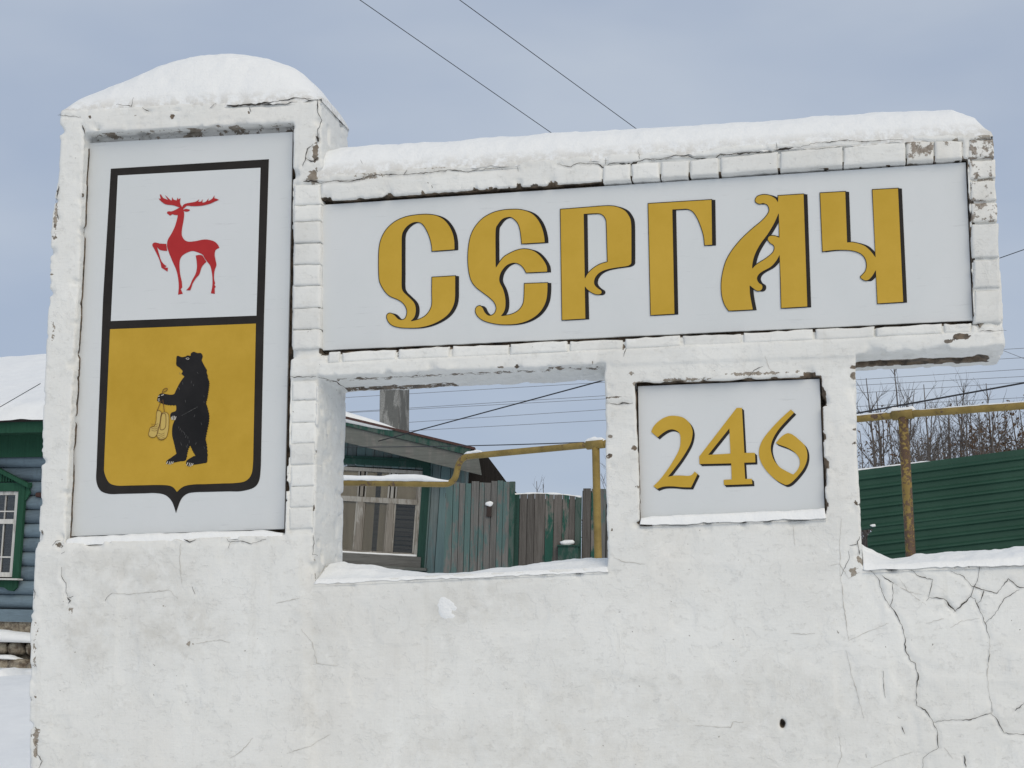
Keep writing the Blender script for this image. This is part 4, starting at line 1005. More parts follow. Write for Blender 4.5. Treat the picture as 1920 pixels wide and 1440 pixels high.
DIGITS = [
    ('2', [outline([(165, 585, C), (190, 530), (250, 470), (330, 430), (410, 425), (490, 445), (550, 500), (578, 570), (575, 640), (550, 720), (480, 840), (400, 950), (332, 1035, C), (400, 1022), (470, 1022), (540, 1025), (575, 1012), (600, 982, C), (630, 1005, C), (565, 1140, C), (470, 1138), (380, 1130), (290, 1133), (225, 1155, C), (187, 1128, C), (250, 1065), (330, 960), (400, 850), (445, 760), (458, 690), (455, 620), (435, 585), (390, 562), (340, 565), (285, 595), (230, 640, C)], *ZN)]),
    ('4', [outline([(1020, 345, C), (1073, 345, C), (1097, 795, C), (1203, 795, C), (1207, 890, C), (1095, 893, C), (1105, 1055, C), (1172, 1055, C), (1177, 1107, C), (892, 1117, C), (890, 1065, C), (970, 1060, C), (965, 900, C), (648, 907, C), (645, 832, C)], *ZN), outline([(947, 550, C), (958, 802, C), (735, 815, C)], *ZN)]),
    ('6', [outline([(1562, 362, C), (1595, 392, C), (1520, 470), (1440, 560), (1385, 650), (1362, 730), (1368, 800), (1400, 880), (1460, 945), (1540, 990), (1585, 1012, C), (1625, 970), (1650, 915), (1645, 850), (1600, 790), (1530, 745), (1450, 715), (1410, 698, C), (1460, 640), (1510, 605), (1545, 600), (1590, 620), (1650, 670), (1700, 720), (1725, 790), (1722, 870), (1690, 950), (1630, 1030), (1565, 1095), (1520, 1115), (1490, 1108), (1420, 1070), (1340, 1000), (1280, 920), (1250, 850), (1243, 780), (1262, 700), (1310, 620), (1400, 515), (1480, 435)], *ZN)])]
for ch_, lps in DIGITS:
    L = flat('digit', lps, Y_NUM - 0.0030, M_GOLD, num_p)
    L['label'] = 'gold digit ' + ch_
    flat('digit_shadow', lps, Y_NUM - 0.0016, M_BLACK, L, copies=[(3.9, 3.9), (2.0, 2.0)])

#BACKGROUND
# ------------------------------------------------------------------ old teal plank house seen through the window opening
class TPlane(Plane):
    """an upright plane whose content leans sideways by a small angle (a house that has sunk at one end)"""
    def __init__(self, p, deg, tilt, z0):
        super().__init__(p, deg)
        k = math.radians(tilt)
        self.z0 = z0
        self.tt = self.t * math.cos(k) + Vector((0, 0, -math.sin(k)))
        self.zz = self.t * math.sin(k) + Vector((0, 0, math.cos(k)))
        self.o = Vector((self.p.x, self.p.y, z0))
    def sz(self, px, py, n=0.0):
        P = self.at(px, py, n) - self.n * n - self.o
        return (P.dot(self.tt), P.dot(self.zz) + self.z0)
    def pt(self, s, n, z):
        return self.o + self.tt * s + self.n * n + self.zz * (z - self.z0)

q = at(790, 960, 16.0)
HP = TPlane((q.x, q.y), 9, 3.7, q.z)
house = thing('plank_house', 'old leaning house of faded teal planks with a grey gable board and papered-over window', 'house', (q.x - 1.2, q.y + 2, gz(q.x, q.y)))
def ppart(name, m, s0, s1, z0, z1, n0, n1, parent=None, jit=0.004, pl=None):
    mb = MB(); mb.slab(pl or HP, s0, s1, z0, z1, n0, n1, jit); return mb.build(name, m, parent or house)
sR = HP.sz(868, 980)[0]; sL = sR - 4.9; zB = 0.9
# gable edge: roof line measured along the front of the overhang
NB = -0.45
a_, b_ = HP.sz(650, 786, NB), HP.sz(884, 842, NB)
slope = (b_[1] - a_[1]) / (b_[0] - a_[0])
sM = (sL + sR) / 2
def roof_z(s): return b_[1] + slope * ((sM + abs(s - sM)) - b_[0])
w0 = HP.sz(612, 968)[0]; w1 = HP.sz(787, 968)[0]; wz1 = HP.sz(715, 879)[1]; wz0 = HP.sz(715, 1040)[1]
s = sL
while s < sR - 0.01:
    w = min(random.uniform(0.115, 0.145), sR - s)
    zt0, zt1 = roof_z(s) - 0.05, roof_z(s + w) - 0.05
    mid = s + w / 2
    segs = [(zB, None)] if not (w0 - 0.02 < mid < w1 + 0.02) else [(zB, wz0 - 0.02), (wz1 + 0.02, None)]
    dn = random.uniform(0, 0.008)
    for lo, hi in segs:
        mb = MB(); g_ = 0.004
        h0, h1 = (zt0, zt1) if hi is None else (hi, hi)
        mb.hexa([HP.pt(s + g_, dn, lo), HP.pt(s + w - g_, dn, lo), HP.pt(s + w - g_, 0.03, lo), HP.pt(s + g_, 0.03, lo),
                 HP.pt(s + g_, dn, h0), HP.pt(s + w - g_, dn, h1), HP.pt(s + w - g_, 0.03, h1), HP.pt(s + g_, 0.03, h0)])
        mb.build('wall_plank', M_TEALWALL, house)
    s += w
# side and back walls
mb = MB()
zt = roof_z(sR) - 0.06
mb.slab(HP, sR - 0.02, sR, zB, zt, 0.031, 6.0); mb.slab(HP, sL, sL + 0.02, zB, zt, 0.031, 6.0)
mb.prism([HP.pt(sL + .03, 6.0, zB), HP.pt(sR - .03, 6.0, zB), HP.pt(sR - .03, 6.0, zt), HP.pt(sM, 6.0, roof_z(sM) - .06), HP.pt(sL + .03, 6.0, zt)], HP.n * 0.03)
mb.build('side_wall', M_TEALWALL, house)
# roof slabs, snow, gable boards
for sg in (1, -1):
    f = lambda d, dz, n: HP.pt(sM + sg * d, n, roof_z(sM + d) + dz)
    D = b_[0] - sM + 0.05
    mb = MB(); mb.hexa([f(0, 0, NB - .03), f(D, 0, NB - .03), f(D, 0, 6.2), f(0, 0, 6.2), f(0, .035, NB - .03), f(D, .035, NB - .03), f(D, .035, 6.2), f(0, .035, 6.2)])
    rf = mb.build('roof', M_ROOFRED, house)
    for (z1_, z0_, m, n0, nm) in ((0.0, -0.095, M_GREENTRIM, NB - 0.01, 'green_gable_board'), (-0.10, -0.335, M_GREYBOARD, NB + 0.02, 'grey_gable_board')):
        mb = MB(); D2 = D if nm[0] == 'g' and 'green' in nm else D + 0.12
        mb.hexa([f(0, z0_, n0), f(D2, z0_ , n0), f(D2, z0_, n0 + .03), f(0, z0_, n0 + .03), f(0, z1_, n0), f(D2 - .06, z1_, n0), f(D2 - .06, z1_, n0 + .03), f(0, z1_, n0 + .03)])
        mb.build(nm, m, house)
    mb = MB(); mb.hexa([f(0, -.06, NB + .05), f(D, -.06, NB + .05), f(D, -.06, .03), f(0, -.06, .03), f(0, -.035, NB + .05), f(D, -.035, NB + .05), f(D, -.035, .03), f(0, -.035, .03)])
    mb.build('soffit', M_GREYBOARD, house)
# snow on the upper roof, thinning out down the slope
nu, nv = 40, 24
dS = HP.sz(742, 800, NB)[0] - sM
Vv = []
for i in range(nu + 1):
    for j in range(nv + 1):
        d = dS * i / nu * (1 + 0.05 * float(vn2(j * 0.3, 0, 1, 61))); n = NB - .02 + 6.5 * j / nv
        t = 0.10 * (1 - (i / nu) ** 3) ** 0.6 * min(1, (j + 0.15) * 1.2, (nv - j + .15) * 1.2) + 0.012 * float(vn2(d, n, 0.3, 62))
        Vv.append(HP.pt(sM + d, n, roof_z(sM + d) + 0.04 + max(0, t) - (0.03 if i == nu else 0)))
Fq = [(i * (nv + 1) + j, (i + 1) * (nv + 1) + j, (i + 1) * (nv + 1) + j + 1, i * (nv + 1) + j + 1) for i in range(nu) for j in range(nv)]
nvv = len(Vv)
Vv += [v - Vector((0, 0, 0.11)) * (1 - ((k // (nv + 1)) / nu) ** 3) ** .6 - Vector((0, 0, 0.01)) for k, v in enumerate(Vv)]
Fq += [tuple(i + nvv for i in f)[::-1] for f in Fq]
Fq += [(i * (nv + 1), nvv + i * (nv + 1), nvv + (i + 1) * (nv + 1), (i + 1) * (nv + 1)) for i in range(nu)]
tag(obj('roof_snow', Vv, Fq, M_SNOW, None, True), 'thin snow on the roof of the leaning teal plank house', 'snow', None, 'stuff')
# chimney, square to the road rather than to the leaning gable
cq = HP.at(729, 790, 1.5)
CP = Plane((cq.x, cq.y), -9)
(c0, _z), (c1, _z2) = CP.sz(711, 790), CP.sz(747, 790)
CP.p = CP.p + CP.t * c0; cw = c1 - c0
ctop = CP.at(730, 690).z; cbot = cq.z - .9
mb = MB(); mb.hexa([CP.pt(0, 0, cbot), CP.pt(cw, 0, cbot), CP.pt(cw, cw * 1.25, cbot), CP.pt(0, cw * 1.25, cbot), CP.pt(0, 0, ctop), CP.pt(cw, 0, ctop), CP.pt(cw, cw * 1.25, ctop), CP.pt(0, cw * 1.25, ctop)])
bevel(mb.build('chimney', M_CONCRETE, house), 0.012)
# trim: frieze over the window, casing, corner board
fz = HP.sz(715, 862)[1]
ppart('frieze_board', M_GREENTRIM, w0 - 0.6, w1 + 0.10, wz1 + 0.045, fz, -0.030, -0.002)
ppart('frieze_moulding', M_GREENTRIM, w0 - 0.6, w1 + 0.13, fz + .003, fz + .03, -0.055, -0.002)
ppart('window_casing', M_GREENTRIM, w1 + 0.005, w1 + 0.115, wz0 - 0.30, wz1 + 0.04, -0.035, -0.002)
ppart('window_casing', M_GREENTRIM, w0 - 0.115, w0 - 0.005, wz0 - 0.30, wz1 + 0.04, -0.035, -0.002)
ppart('corner_board', M_TEALWALL, sR - 0.13, sR + 0.012, zB, zt, -0.028, -0.002)
win_ = ppart('window', M_WINFRAME, w1 - 0.05, w1, wz0, wz1, -0.012, 0.05)
wn_ = lambda nm, m, a, b, c, d, n0, n1: ppart(nm, m, a, b, c, d, n0, n1, win_, 0.003)
wn_('frame', M_WINFRAME, w0, w0 + .05, wz0, wz1, -0.012, 0.05)
wn_('frame', M_WINFRAME, w0 + .051, w1 - .051, wz1 - .05, wz1, -0.012, 0.05)
wn_('frame', M_WINFRAME, w0 + .051, w1 - .051, wz0, wz0 + .045, -0.012, 0.05)
tz = wz0 + (wz1 - wz0) * 0.63
wn_('transom', M_WINFRAME, w0 + .051, w1 - .051, tz - .04, tz + .04, -0.018, 0.05)
m1 = HP.sz(672, 1000)[0]; m2 = HP.sz(730, 1000)[0]
for mm in (m1, m2):
    wn_('mullion', M_WINFRAME, mm - .045, mm + .045, wz0 + .046, tz - .041, -0.015, 0.05)
    wn_('mullion', M_WINFRAME, mm - .022, mm + .022, tz + .041, wz1 - .051, -0.015, 0.05)
cols = [(w0 + .051, m1 - .046), (m1 + .046, m2 - .046), (m2 + .046, w1 - .051)]
for k, (a, b) in enumerate(cols):
    for (c, d) in ((wz0 + .046, tz - .041), (tz + .041, wz1 - .051)):
        wn_('sash', M_WINFRAME, a, a + .022, c, d, 0.0, 0.035); wn_('sash', M_WINFRAME, b - .022, b, c, d, 0.0, 0.035)
        wn_('pane', M_GLASS, a + .022, b - .022, c, d, 0.018, 0.022)
        if k == 2 and d < tz:
            zz_ = c
            while zz_ < d - .02:
                wn_('inner_slat', M_SLATS, a, b, zz_, zz_ + random.uniform(.035, .06), 0.030 + random.uniform(0, .012), 0.05); zz_ += 0.062
        else:
            wn_('paper', M_PAPER, a + .02, b - .02, c, d, 0.027, 0.03)
            if k == 1: wn_('curtain_edge', M_SLATS, (a + b) / 2 - .02, (a + b) / 2 + .05, c, d, 0.0235, 0.026)
wn_('interior', M_DARK, w0, w1, wz0, wz1, 0.20, 0.22)
sil = ppart('window_sill', M_GREYBOARD, w0 - 0.10, w1 + 0.07, wz0 - 0.16, wz0 - 0.005, -0.06, -0.003)
ppart('sill_board', M_GREYBOARD, w0 - 0.16, w1 + 0.16, wz0 - 0.20, wz0 - 0.163, -0.10, -0.003)
mb = MB(); nn = 30
for i in range(nn):
    a = w0 - .05 + (w1 - w0 + .05) * i / nn; b = w0 - .05 + (w1 - w0 + .05) * (i + 1) / nn
mbp = [HP.pt(w0 - .05 + (w1 - w0 + .05) * i / nn, -0.03, wz0 + 0.005 + 0.01 * float(vn2(i * .3, 0, 1, 63))) for i in range(nn + 1)]
mb.tube(mbp, [0.02 + 0.012 * float(vn2(i * .4, 1, 1, 64)) for i in range(nn + 1)], 8)
tag(mb.build('sill_snow', M_SNOW, None, True), 'line of snow on the sill of the papered-over window', 'snow', None, 'stuff')
# lean-to roof at the side of the house
lt = []
for (zx, zy) in [(905, 640), (965, 632), (1065, 684), (1130, 770), (1185, 845), (1250, 915), (1215, 915), (1120, 852), (905, 860)]:
    s_, z_ = HP.sz(580 + zx / 3.2, 640 + zy / 3.2, 0.5); lt.append(HP.pt(s_, 0.5, z_))
mb = MB(); mb.prism(lt, HP.n * 0.5); mb.build('lean_to_roof', M_TAR_SHADE, house)

# ------------------------------------------------------------------ plank fence and gate beside the house
q = at(900, 980, 15.2)
FP = TPlane((q.x, q.y), 8, 1.6, q.z)
fence = thing('plank_fence', 'tall weathered plank fence with flaking teal paint beside the leaning house', 'fence', (q.x, q.y, gz(q.x, q.y)))
edges = [836, 850, 862, 873, 884, 899, 909, 921, 933, 944, 957.5]
for a, b in zip(edges[:-1], edges[1:]):
    s0, zt_ = FP.sz(a + .45, np.interp(a, [830, 960], [905.5, 902])); s1 = FP.sz(b - .45, 904)[0]
    ppart('fence_plank', M_FENCEWOOD, s0, s1, 0.9, zt_ + random.uniform(-.015, .012), random.uniform(-.012, .006), 0.025, fence, 0.003, FP)
s0 = FP.sz(834, 950)[0]; s1 = FP.sz(958, 950)[0]
ppart('fence_rail', M_GREYBOARD, s0, s1, FP.sz(900, 935)[1], FP.sz(900, 925)[1], 0.027, 0.07, fence, 0, FP)
ppart('fence_post', M_GREENTRIM, s1 - .02, s1 + .05, 0.9, FP.sz(958, 903)[1], -.012, 0.09, fence, 0.002, FP)
ppart('gap_shade_sheet', M_TAR_SHADE, FP.sz(836, 950)[0], FP.sz(957, 950)[0], .9, FP.sz(900, 907)[1], .0253, .0267, fence, 0, FP)  # added dark sheet behind the planks; its black stands in for gap shade
# latch with a lump of snow
ls, lz = FP.sz(917, 945)
la = ppart('latch', M_DARKROOF, ls - .03, ls + .035, lz - .18, lz - .03, -0.035, -0.009, fence, 0.006, FP)
def lump(name, label, c, r, seed=0, squash=(1, 1, 1), m=None):
    V_, F_ = [], []
    nr, na = 8, 14
    for i in range(nr + 1):
        th = math.pi * i / nr
        for k in range(na):
            ph = 2 * math.pi * k / na
            d = Vector((math.sin(th) * math.cos(ph), math.sin(th) * math.sin(ph), math.cos(th)))
            rr = r * (1 + 0.75 * float(vn3(d.x + seed, d.y, d.z, 0.6, 5)))
            V_.append(Vector(c) + Vector((d.x * squash[0], d.y * squash[1], d.z * squash[2])) * rr)
    for i in range(nr):
        for k in range(na):
            a = i * na + k; b = i * na + (k + 1) % na
            F_.append((a, a + na, b + na, b))
    o = obj(name, V_, F_, m or M_SNOW, None, True)
    if label: tag(o, label, 'snow', None, 'stuff')
    return o
lump('snow_lump', 'small lump of snow caught on the fence latch', FP.pt(ls + .003, -0.03, lz), 0.046, 3, (1.1, .6, .75))
gate = thing('plank_gate', 'low weathered plank gate with dark green end boards and an arched top', 'gate', (FP.sz(1025, 980)[0] * FP.tt.x + FP.o.x, FP.sz(1025, 980)[0] * FP.tt.y + FP.o.y, gz(q.x, q.y)))
edges = [961.5, 974, 988, 1002, 1022, 1038, 1054, 1067, 1078, 1091]
topz = lambda x: FP.sz(x, np.interp(x, [961, 1000, 1045, 1091], [927, 925, 926, 932]))[1]
for k, (a, b) in enumerate(zip(edges[:-1], edges[1:])):
    s0 = FP.sz(a + .4, 960)[0]; s1 = FP.sz(b - .4, 960)[0]
    mb = MB(); dn = random.uniform(.02, .032)
    mb.hexa([FP.pt(s0, dn, .9), FP.pt(s1, dn, .9), FP.pt(s1, .06, .9), FP.pt(s0, .06, .9), FP.pt(s0, dn, topz(a)), FP.pt(s1, dn, topz(b)), FP.pt(s1, .06, topz(b)), FP.pt(s0, .06, topz(a))])
    mb.build('gate_plank', M_GREENTRIM if k in (0, 8) else M_GATEWOOD, gate)
ppart('gap_shade_sheet', M_TAR_SHADE, FP.sz(962, 960)[0], FP.sz(1090, 960)[0], .9, FP.sz(1045, 935)[1], .0602, .0608, gate, 0, FP)  # sheet added behind the gate, black in place of shade between planks
ppart('gate_rail', M_GREYBOARD, FP.sz(962, 960)[0], FP.sz(1090, 960)[0], FP.sz(1025, 958)[1], FP.sz(1025, 945)[1], .061, .10, gate, 0, FP)
nn = 30
mb = MB(); mb.tube([FP.pt(FP.sz(963 + 127 * i / nn, 930)[0], .04, topz(963 + 127 * i / nn) + .004) for i in range(nn + 1)], [0.014 + .012 * float(vn2(i * .4, 3, 1, 66)) for i in range(nn + 1)], 6)
tag(mb.build('gate_snow', M_SNOW, None, True), 'thin line of snow on the arched top of the plank gate', 'snow', None, 'stuff')
bs0, bz0 = FP.sz(1046, 1056); bs1, bz1 = FP.sz(1085, 1026)
mbx = thing('letter_box', 'small green letter box with snow on its lid on the plank gate', 'letter box', FP.pt((bs0 + bs1) / 2, 0, bz0))
ppart('box', M_GREENTRIM, bs0, bs1, bz0 - .18, bz1, -0.10, 0.018, mbx, 0.004, FP)
ppart('lid', M_GREENTRIM, bs0 - .012, bs1 + .012, bz1 + .002, bz1 + .02, -0.12, 0.018, mbx, 0.003, FP)
lump('snow_lump', 'lump of snow on the lid of the letter box', FP.pt((bs0 + bs1) / 2 - .02, -0.05, bz1 + .05), 0.085, 8, (1.2, .6, .55))
fence2 = thing('plank_fence', 'narrow run of grey planks between the gate and the yellow pipe post', 'fence', FP.pt(FP.sz(1112, 980)[0], 0, gz(q.x, q.y)))
for a, b in [(1093, 1108), (1109, 1122), (1123, 1137), (1138, 1152), (1153, 1168), (1169, 1184)]:
    s0, zt_ = FP.sz(a + .2, 917); s1 = FP.sz(b - .2, 917)[0]
    ppart('fence_plank', M_GATEWOOD if a < 1120 else M_FENCEWOOD, s0, s1, .9, zt_ + random.uniform(-.01, .01), random.uniform(-.006, .004), .025, fence2, 0.004, FP)

ppart('gap_shade_sheet', M_TAR_SHADE, FP.sz(1091.5, 960)[0], FP.sz(1183, 960)[0], .9, FP.sz(1112, 920)[1], .0253, .0267, fence2, 0, FP)  # another added sheet, so these plank gaps look shaded
# ------------------------------------------------------------------ log house on the left
q = at(45, 1000, 15.0)
LP = TPlane((q.x, q.y), -8, 1.8, q.z)
log_house = thing('log_house', 'blue-grey log house with dark green trim and a snow-covered roof', 'house', (q.x - 2, q.y + 2, gz(q.x, q.y)))
lsz = lambda px, py, n=0.0: LP.sz(px, py, n)
s1_ = lsz(118, 1000)[0]; s0_ = s1_ - 7.0
zlo, zhi = lsz(40, 1142)[1], lsz(40, 850)[1]
nl = 11; pitch = (zhi - zlo) / nl
wl0 = lsz(-75, 1000)[0]; wl1 = lsz(34, 1000)[0]; wlz0, wlz1 = lsz(10, 1082)[1], lsz(10, 922)[1]
for k in range(nl):
    zc = zlo + pitch * (k + .5)
    spans = [(s0_, s1_)] if not (wlz0 - .05 < zc < wlz1 + .05) else [(s0_, wl0 - .03), (wl1 + .03, s1_)]
    for (a, b) in spans:
        mb = MB(); n_ = 14
        rr = pitch * 0.53
        pts = [LP.pt(a + (b - a) * i / n_, 0.10 + 0.008 * float(vn2(i * .5, k, 1, 71)), zc + .006 * float(vn2(i * .4, k + 9, 1, 72))) for i in range(n_ + 1)]
        mb.tube(pts, [rr * (1 + .05 * float(vn2(i * .7, k + 3, 1, 73))) for i in range(n_ + 1)], 12)
        mb.build('log', M_LOG, log_house, True)
lp = lambda nm, m, a, b, c, d, n0, n1, par=None: ppart(nm, m, a, b, c, d, n0, n1, par or log_house, 0.002, LP)
lp('skirting_board', M_LOG, s0_, s1_ + .02, lsz(40, 1166)[1], lsz(40, 1143)[1], -0.06, -.03)
lp('inner_wall', M_DARK, s0_ + .05, s1_ - .05, lsz(40, 1166)[1], zhi + .25, 0.24, 0.3)
lp('frieze_board', M_DKGREEN, s0_ - .1, s1_ + .15, lsz(40, 858)[1], lsz(40, 813, -.05)[1], -.06, -.03)
lp('soffit', M_DKGREEN, s0_ - .1, s1_ + .4, lsz(40, 806, -.5)[1] - .01, lsz(40, 806, -.5)[1] + .015, -.47, .2)
lp('fascia', M_DKGREEN, s0_ - .3, s1_ + .42, lsz(40, 811, -.5)[1], lsz(40, 791, -.5)[1], -.50, -.475)
# roof and its snow
ze = lsz(40, 790, -.55)[1]; zr = lsz(40, 688, 3.2)[1]
mb = MB(); mb.hexa([LP.pt(s0_ - .4, -.55, ze), LP.pt(s1_ + .45, -.55, ze), LP.pt(s1_ + .45, 3.2, zr), LP.pt(s0_ - .4, 3.2, zr)] + [LP.pt(s0_ - .4, -.55, ze + .04), LP.pt(s1_ + .45, -.55, ze + .04), LP.pt(s1_ + .45, 3.2, zr + .04), LP.pt(s0_ - .4, 3.2, zr + .04)])
mb.build('roof', M_DARKROOF, log_house)
mb = MB(); mb.hexa([LP.pt(s0_ - .4, 3.21, zr), LP.pt(s1_ + .45, 3.21, zr), LP.pt(s1_ + .45, 7.0, ze), LP.pt(s0_ - .4, 7.0, ze)] + [LP.pt(s0_ - .4, 3.21, zr + .04), LP.pt(s1_ + .45, 3.21, zr + .04), LP.pt(s1_ + .45, 7.0, ze + .04), LP.pt(s0_ - .4, 7.0, ze + .04)])
mb.build('roof', M_DARKROOF, log_house)
mb = MB(); mb.prism([LP.pt(s1_, .2, zlo), LP.pt(s1_, 6.4, zlo), LP.pt(s1_, 6.4, ze - .02), LP.pt(s1_, 3.2, zr - .02), LP.pt(s1_, .2, ze + .12)], LP.tt * -0.05); mb.build('side_wall', M_LOG, log_house)
nu, nv = 120, 40; Vv = []
for i in range(nu + 1):
    for j in range(nv + 1):
        s_ = s0_ - .45 + (s1_ - s0_ + .95) * i / nu; t = j / nv
        n_ = -.60 + 3.9 * t; z_ = ze + (zr - ze) * t + .05
        th = (.17 + .03 * float(vn2(s_, n_, .8, 81))) * min(1, (t * 16 + .02)) ** .4 + .02 * float(vn2(s_, n_, .25, 82))
        if j == 0: th = -.03 + .03 * float(vn2(s_, 0, .2, 83))
        if i in (0, nu): th = -.02
        Vv.append(LP.pt(s_, n_, z_ + th))
Fq = [(i * (nv + 1) + j, (i + 1) * (nv + 1) + j, (i + 1) * (nv + 1) + j + 1, i * (nv + 1) + j + 1) for i in range(nu) for j in range(nv)]
tag(obj('roof_snow', Vv, Fq, M_SNOW, None, True), 'thick smooth snow blanket on the roof of the log house', 'snow', None, 'stuff')
# window with carved green casing
lw = lp('window', M_WINWHITE, wl1 - .075, wl1, wlz0, wlz1, -0.03, .04)
lwp = lambda nm, m, a, b, c, d, n0, n1: lp(nm, m, a, b, c, d, n0, n1, lw)
lwp('frame', M_WINWHITE, wl0, wl0 + .07, wlz0, wlz1, -.03, .04)
lwp('frame', M_WINWHITE, wl0 + .071, wl1 - .076, wlz1 - .05, wlz1, -.03, .04)
lwp('frame', M_WINWHITE, wl0 + .071, wl1 - .076, wlz0, wlz0 + .07, -.03, .04)
ltz = lsz(10, 978)[1]
lwp('transom', M_WINWHITE, wl0 + .071, wl1 - .076, ltz - .035, ltz + .035, -.035, .04)
lwp('mullion', M_WINWHITE, (wl0 + wl1) / 2 - .04, (wl0 + wl1) / 2 + .04, wlz0 + .071, ltz - .036, -.032, .04)
for (c, d) in ((wlz0 + .071, ltz - .036), (ltz + .036, wlz1 - .051)):
    lwp('pane', M_GLASS, wl0 + .071, wl1 - .076, c, d, .012, .016)
    for k in range(1, 7):
        x_ = wl1 - .076 - .19 * k
        if x_ > wl0 + .08: lwp('glazing_bar', M_WINWHITE, x_ - .009, x_ + .009, c, d, -.005, .010)
    lwp('glazing_bar', M_WINWHITE, wl0 + .071, wl1 - .076, c + (d - c) * .3, c + (d - c) * .3 + .018, -.009, -.0055)
lwp('curtain', M_SLATS, wl0 + .1, wl1 - .08, wlz0 + .07, wlz1 - .06, .10, .11)
lp('window_casing', M_DKGREEN, wl1 + .004, wl1 + .115, wlz0 - .02, wlz1 + .14, -.07, -.02)
lp('window_casing', M_DKGREEN, wl0 - .115, wl0 - .004, wlz0 - .02, wlz1 + .14, -.07, -.02)
lp('casing_head', M_DKGREEN, wl0 - .004, wl1 + .003, wlz1 + .003, wlz1 + .13, -.06, -.02)
wm = (wl0 + wl1) / 2; pz0 = wlz1 + .145; ph = (wl1 - wl0) / 2 * .40
for sg in (1, -1):
    mb = MB(); e = (wl1 - wl0) / 2 + .20
    f = lambda d, z, n: LP.pt(wm + sg * d, n, z)
    mb.hexa([f(0, pz0 + ph, -.12), f(e, pz0 - .10, -.12), f(e, pz0 - .10, -.03), f(0, pz0 + ph, -.03), f(0, pz0 + ph + .06, -.12), f(e, pz0 - .04, -.12), f(e, pz0 - .04, -.03), f(0, pz0 + ph + .06, -.03)])
    mb.build('pediment_board', M_DKGREEN, log_house)
    x_ = (wl1 - wl0) / 2 - .02 if sg > 0 else 0
    k = 0
    while k * .05 < (wl1 - wl0) / 2 - .06:
        d = .025 + k * .05; top = pz0 + ph * (1 - d / e) - .06 * d / e
        mb = MB(); mb.hexa([f(d - .017, pz0, -.05), f(d + .017, pz0, -.05), f(d + .017, pz0, -.03), f(d - .017, pz0, -.03), f(d - .017, top, -.05), f(d + .017, top - .02, -.05), f(d + .017, top - .02, -.03), f(d - .017, top, -.03)])
        mb.build('pediment_slat', M_DKGREEN, log_house); k += 1
# little carved bracket under the pediment's end
bp = [LP.pt(wl1 + .115 + x * 1.0, -.06, wlz1 + .13 - z) for x, z in [(0, 0), (.09, 0), (.095, .06), (.06, .10), (.085, .15), (.05, .21), (.03, .25), (0, .27)]]
mb = MB(); mb.prism(bp, LP.n * .03); mb.build('casing_bracket', M_DKGREEN, log_house)
lp('window_sill', M_WINWHITE, wl0 - .1, wl1 + .16, wlz0 - .045, wlz0 - .022, -.16, -.02)
ap = [LP.pt(wl1 + .10 - x, -.075, wlz0 - .046 - z) for x, z in [(0, 0), (0, .10), (.06, .16), (.14, .15), (.22, .11), (.30, .10), (.8, .10), (.8, 0)]]
mb = MB(); mb.prism(ap, LP.n * .04); mb.build('sill_apron', M_DKGREEN, log_house)
mb = MB(); mb.tube([LP.pt(wl1 + .28, -.0, lsz(40, 928)[1]), LP.pt(wl1 + .62, -.02, lsz(40, 930)[1])], .035, 10); mb.build('roof_bracket', M_ROOFRED, log_house)
# rubble footing
def rock(c, r, sq, seed):
    V_, F_ = [], []; nr, na = 7, 10
    for i in range(nr + 1):
        th = math.pi * i / nr
        for k in range(na):
            ph_ = 2 * math.pi * k / na; d = Vector((math.sin(th) * math.cos(ph_), math.sin(th) * math.sin(ph_), math.cos(th)))
            d = Vector([math.copysign(abs(q_) ** .6, q_) for q_ in d])
            rr = r * (1 + .4 * float(vn3(d.x + seed, d.y + seed, d.z, .8, 6)))
            V_.append(Vector(c) + Vector((d.x * sq[0], d.y * sq[1], d.z * sq[2])) * rr)
    for i in range(nr):
        for k in range(na):
            a = i * na + k; b = i * na + (k + 1) % na; F_.append((a, a + na, b + na, b))
    return obj('footing_stone', V_, F_, M_STONE, log_house, True)
xk = s1_ + .05; i = 0
while xk > s1_ - 2.6:
    for row, (pz, rr) in enumerate(((1216, .10), (1252, .15))):
        zc = lsz(30, pz, -.1)[1]
        p_ = LP.pt(xk - .1 * row, -.12 - .16 * row, zc); rock(p_, rr * random.uniform(.9, 1.15), (1.5, .9, .95), i * 1.7 + row)
    xk -= .30; i += 1
lp('footing', M_STONE, s0_, s1_, zlo - 1.6, lsz(40, 1166)[1] - .002, -.02, .3)
def strip_snow(name, label, A, B, w, hgt, seed, n=40):
    """a long rounded strip of snow between two world points, w deep and hgt high"""
    A, B = Vector(A), Vector(B); d = (B - A).normalized(); nrm = Vector((-d.y, d.x, 0)).normalized()
    V_, F_ = [], []; k = 9
    for i in range(n + 1):
        p_ = A.lerp(B, i / n); e = min(1, .3 + 6 * min(i, n - i) / n)
        for j in range(k):
            a = math.pi * j / (k - 1)
            hh = hgt * (1 + .5 * float(vn2(i * .35 + seed, 0, 1, 91))) * e
            V_.append(p_ + nrm * (math.cos(a) * w / 2) + Vector((0, 0, (math.sin(a) ** .7) * hh + .01 * float(vn2(i * .6 + seed, j * .7, 1, 92)))))
    for i in range(n):
        for j in range(k - 1):
            a = i * k + j; F_.append((a, a + k, a + k + 1, a + 1))
        F_.append((i * k, i * k + k - 1, (i + 1) * k + k - 1, (i + 1) * k))
    F_.append(tuple(range(k))); F_.append(tuple(n * k + j for j in range(k))[::-1])
    o = obj(name, V_, F_, M_SNOW, None, True); tag(o, label, 'snow', None, 'stuff'); return o
strip_snow('snow_ledge', 'snow lying on the footing ledge of the log house', LP.pt(s0_, -.12, lsz(40, 1207)[1]), LP.pt(s1_ + .1, -.12, lsz(40, 1204)[1]), .34, .23, 4, 60)
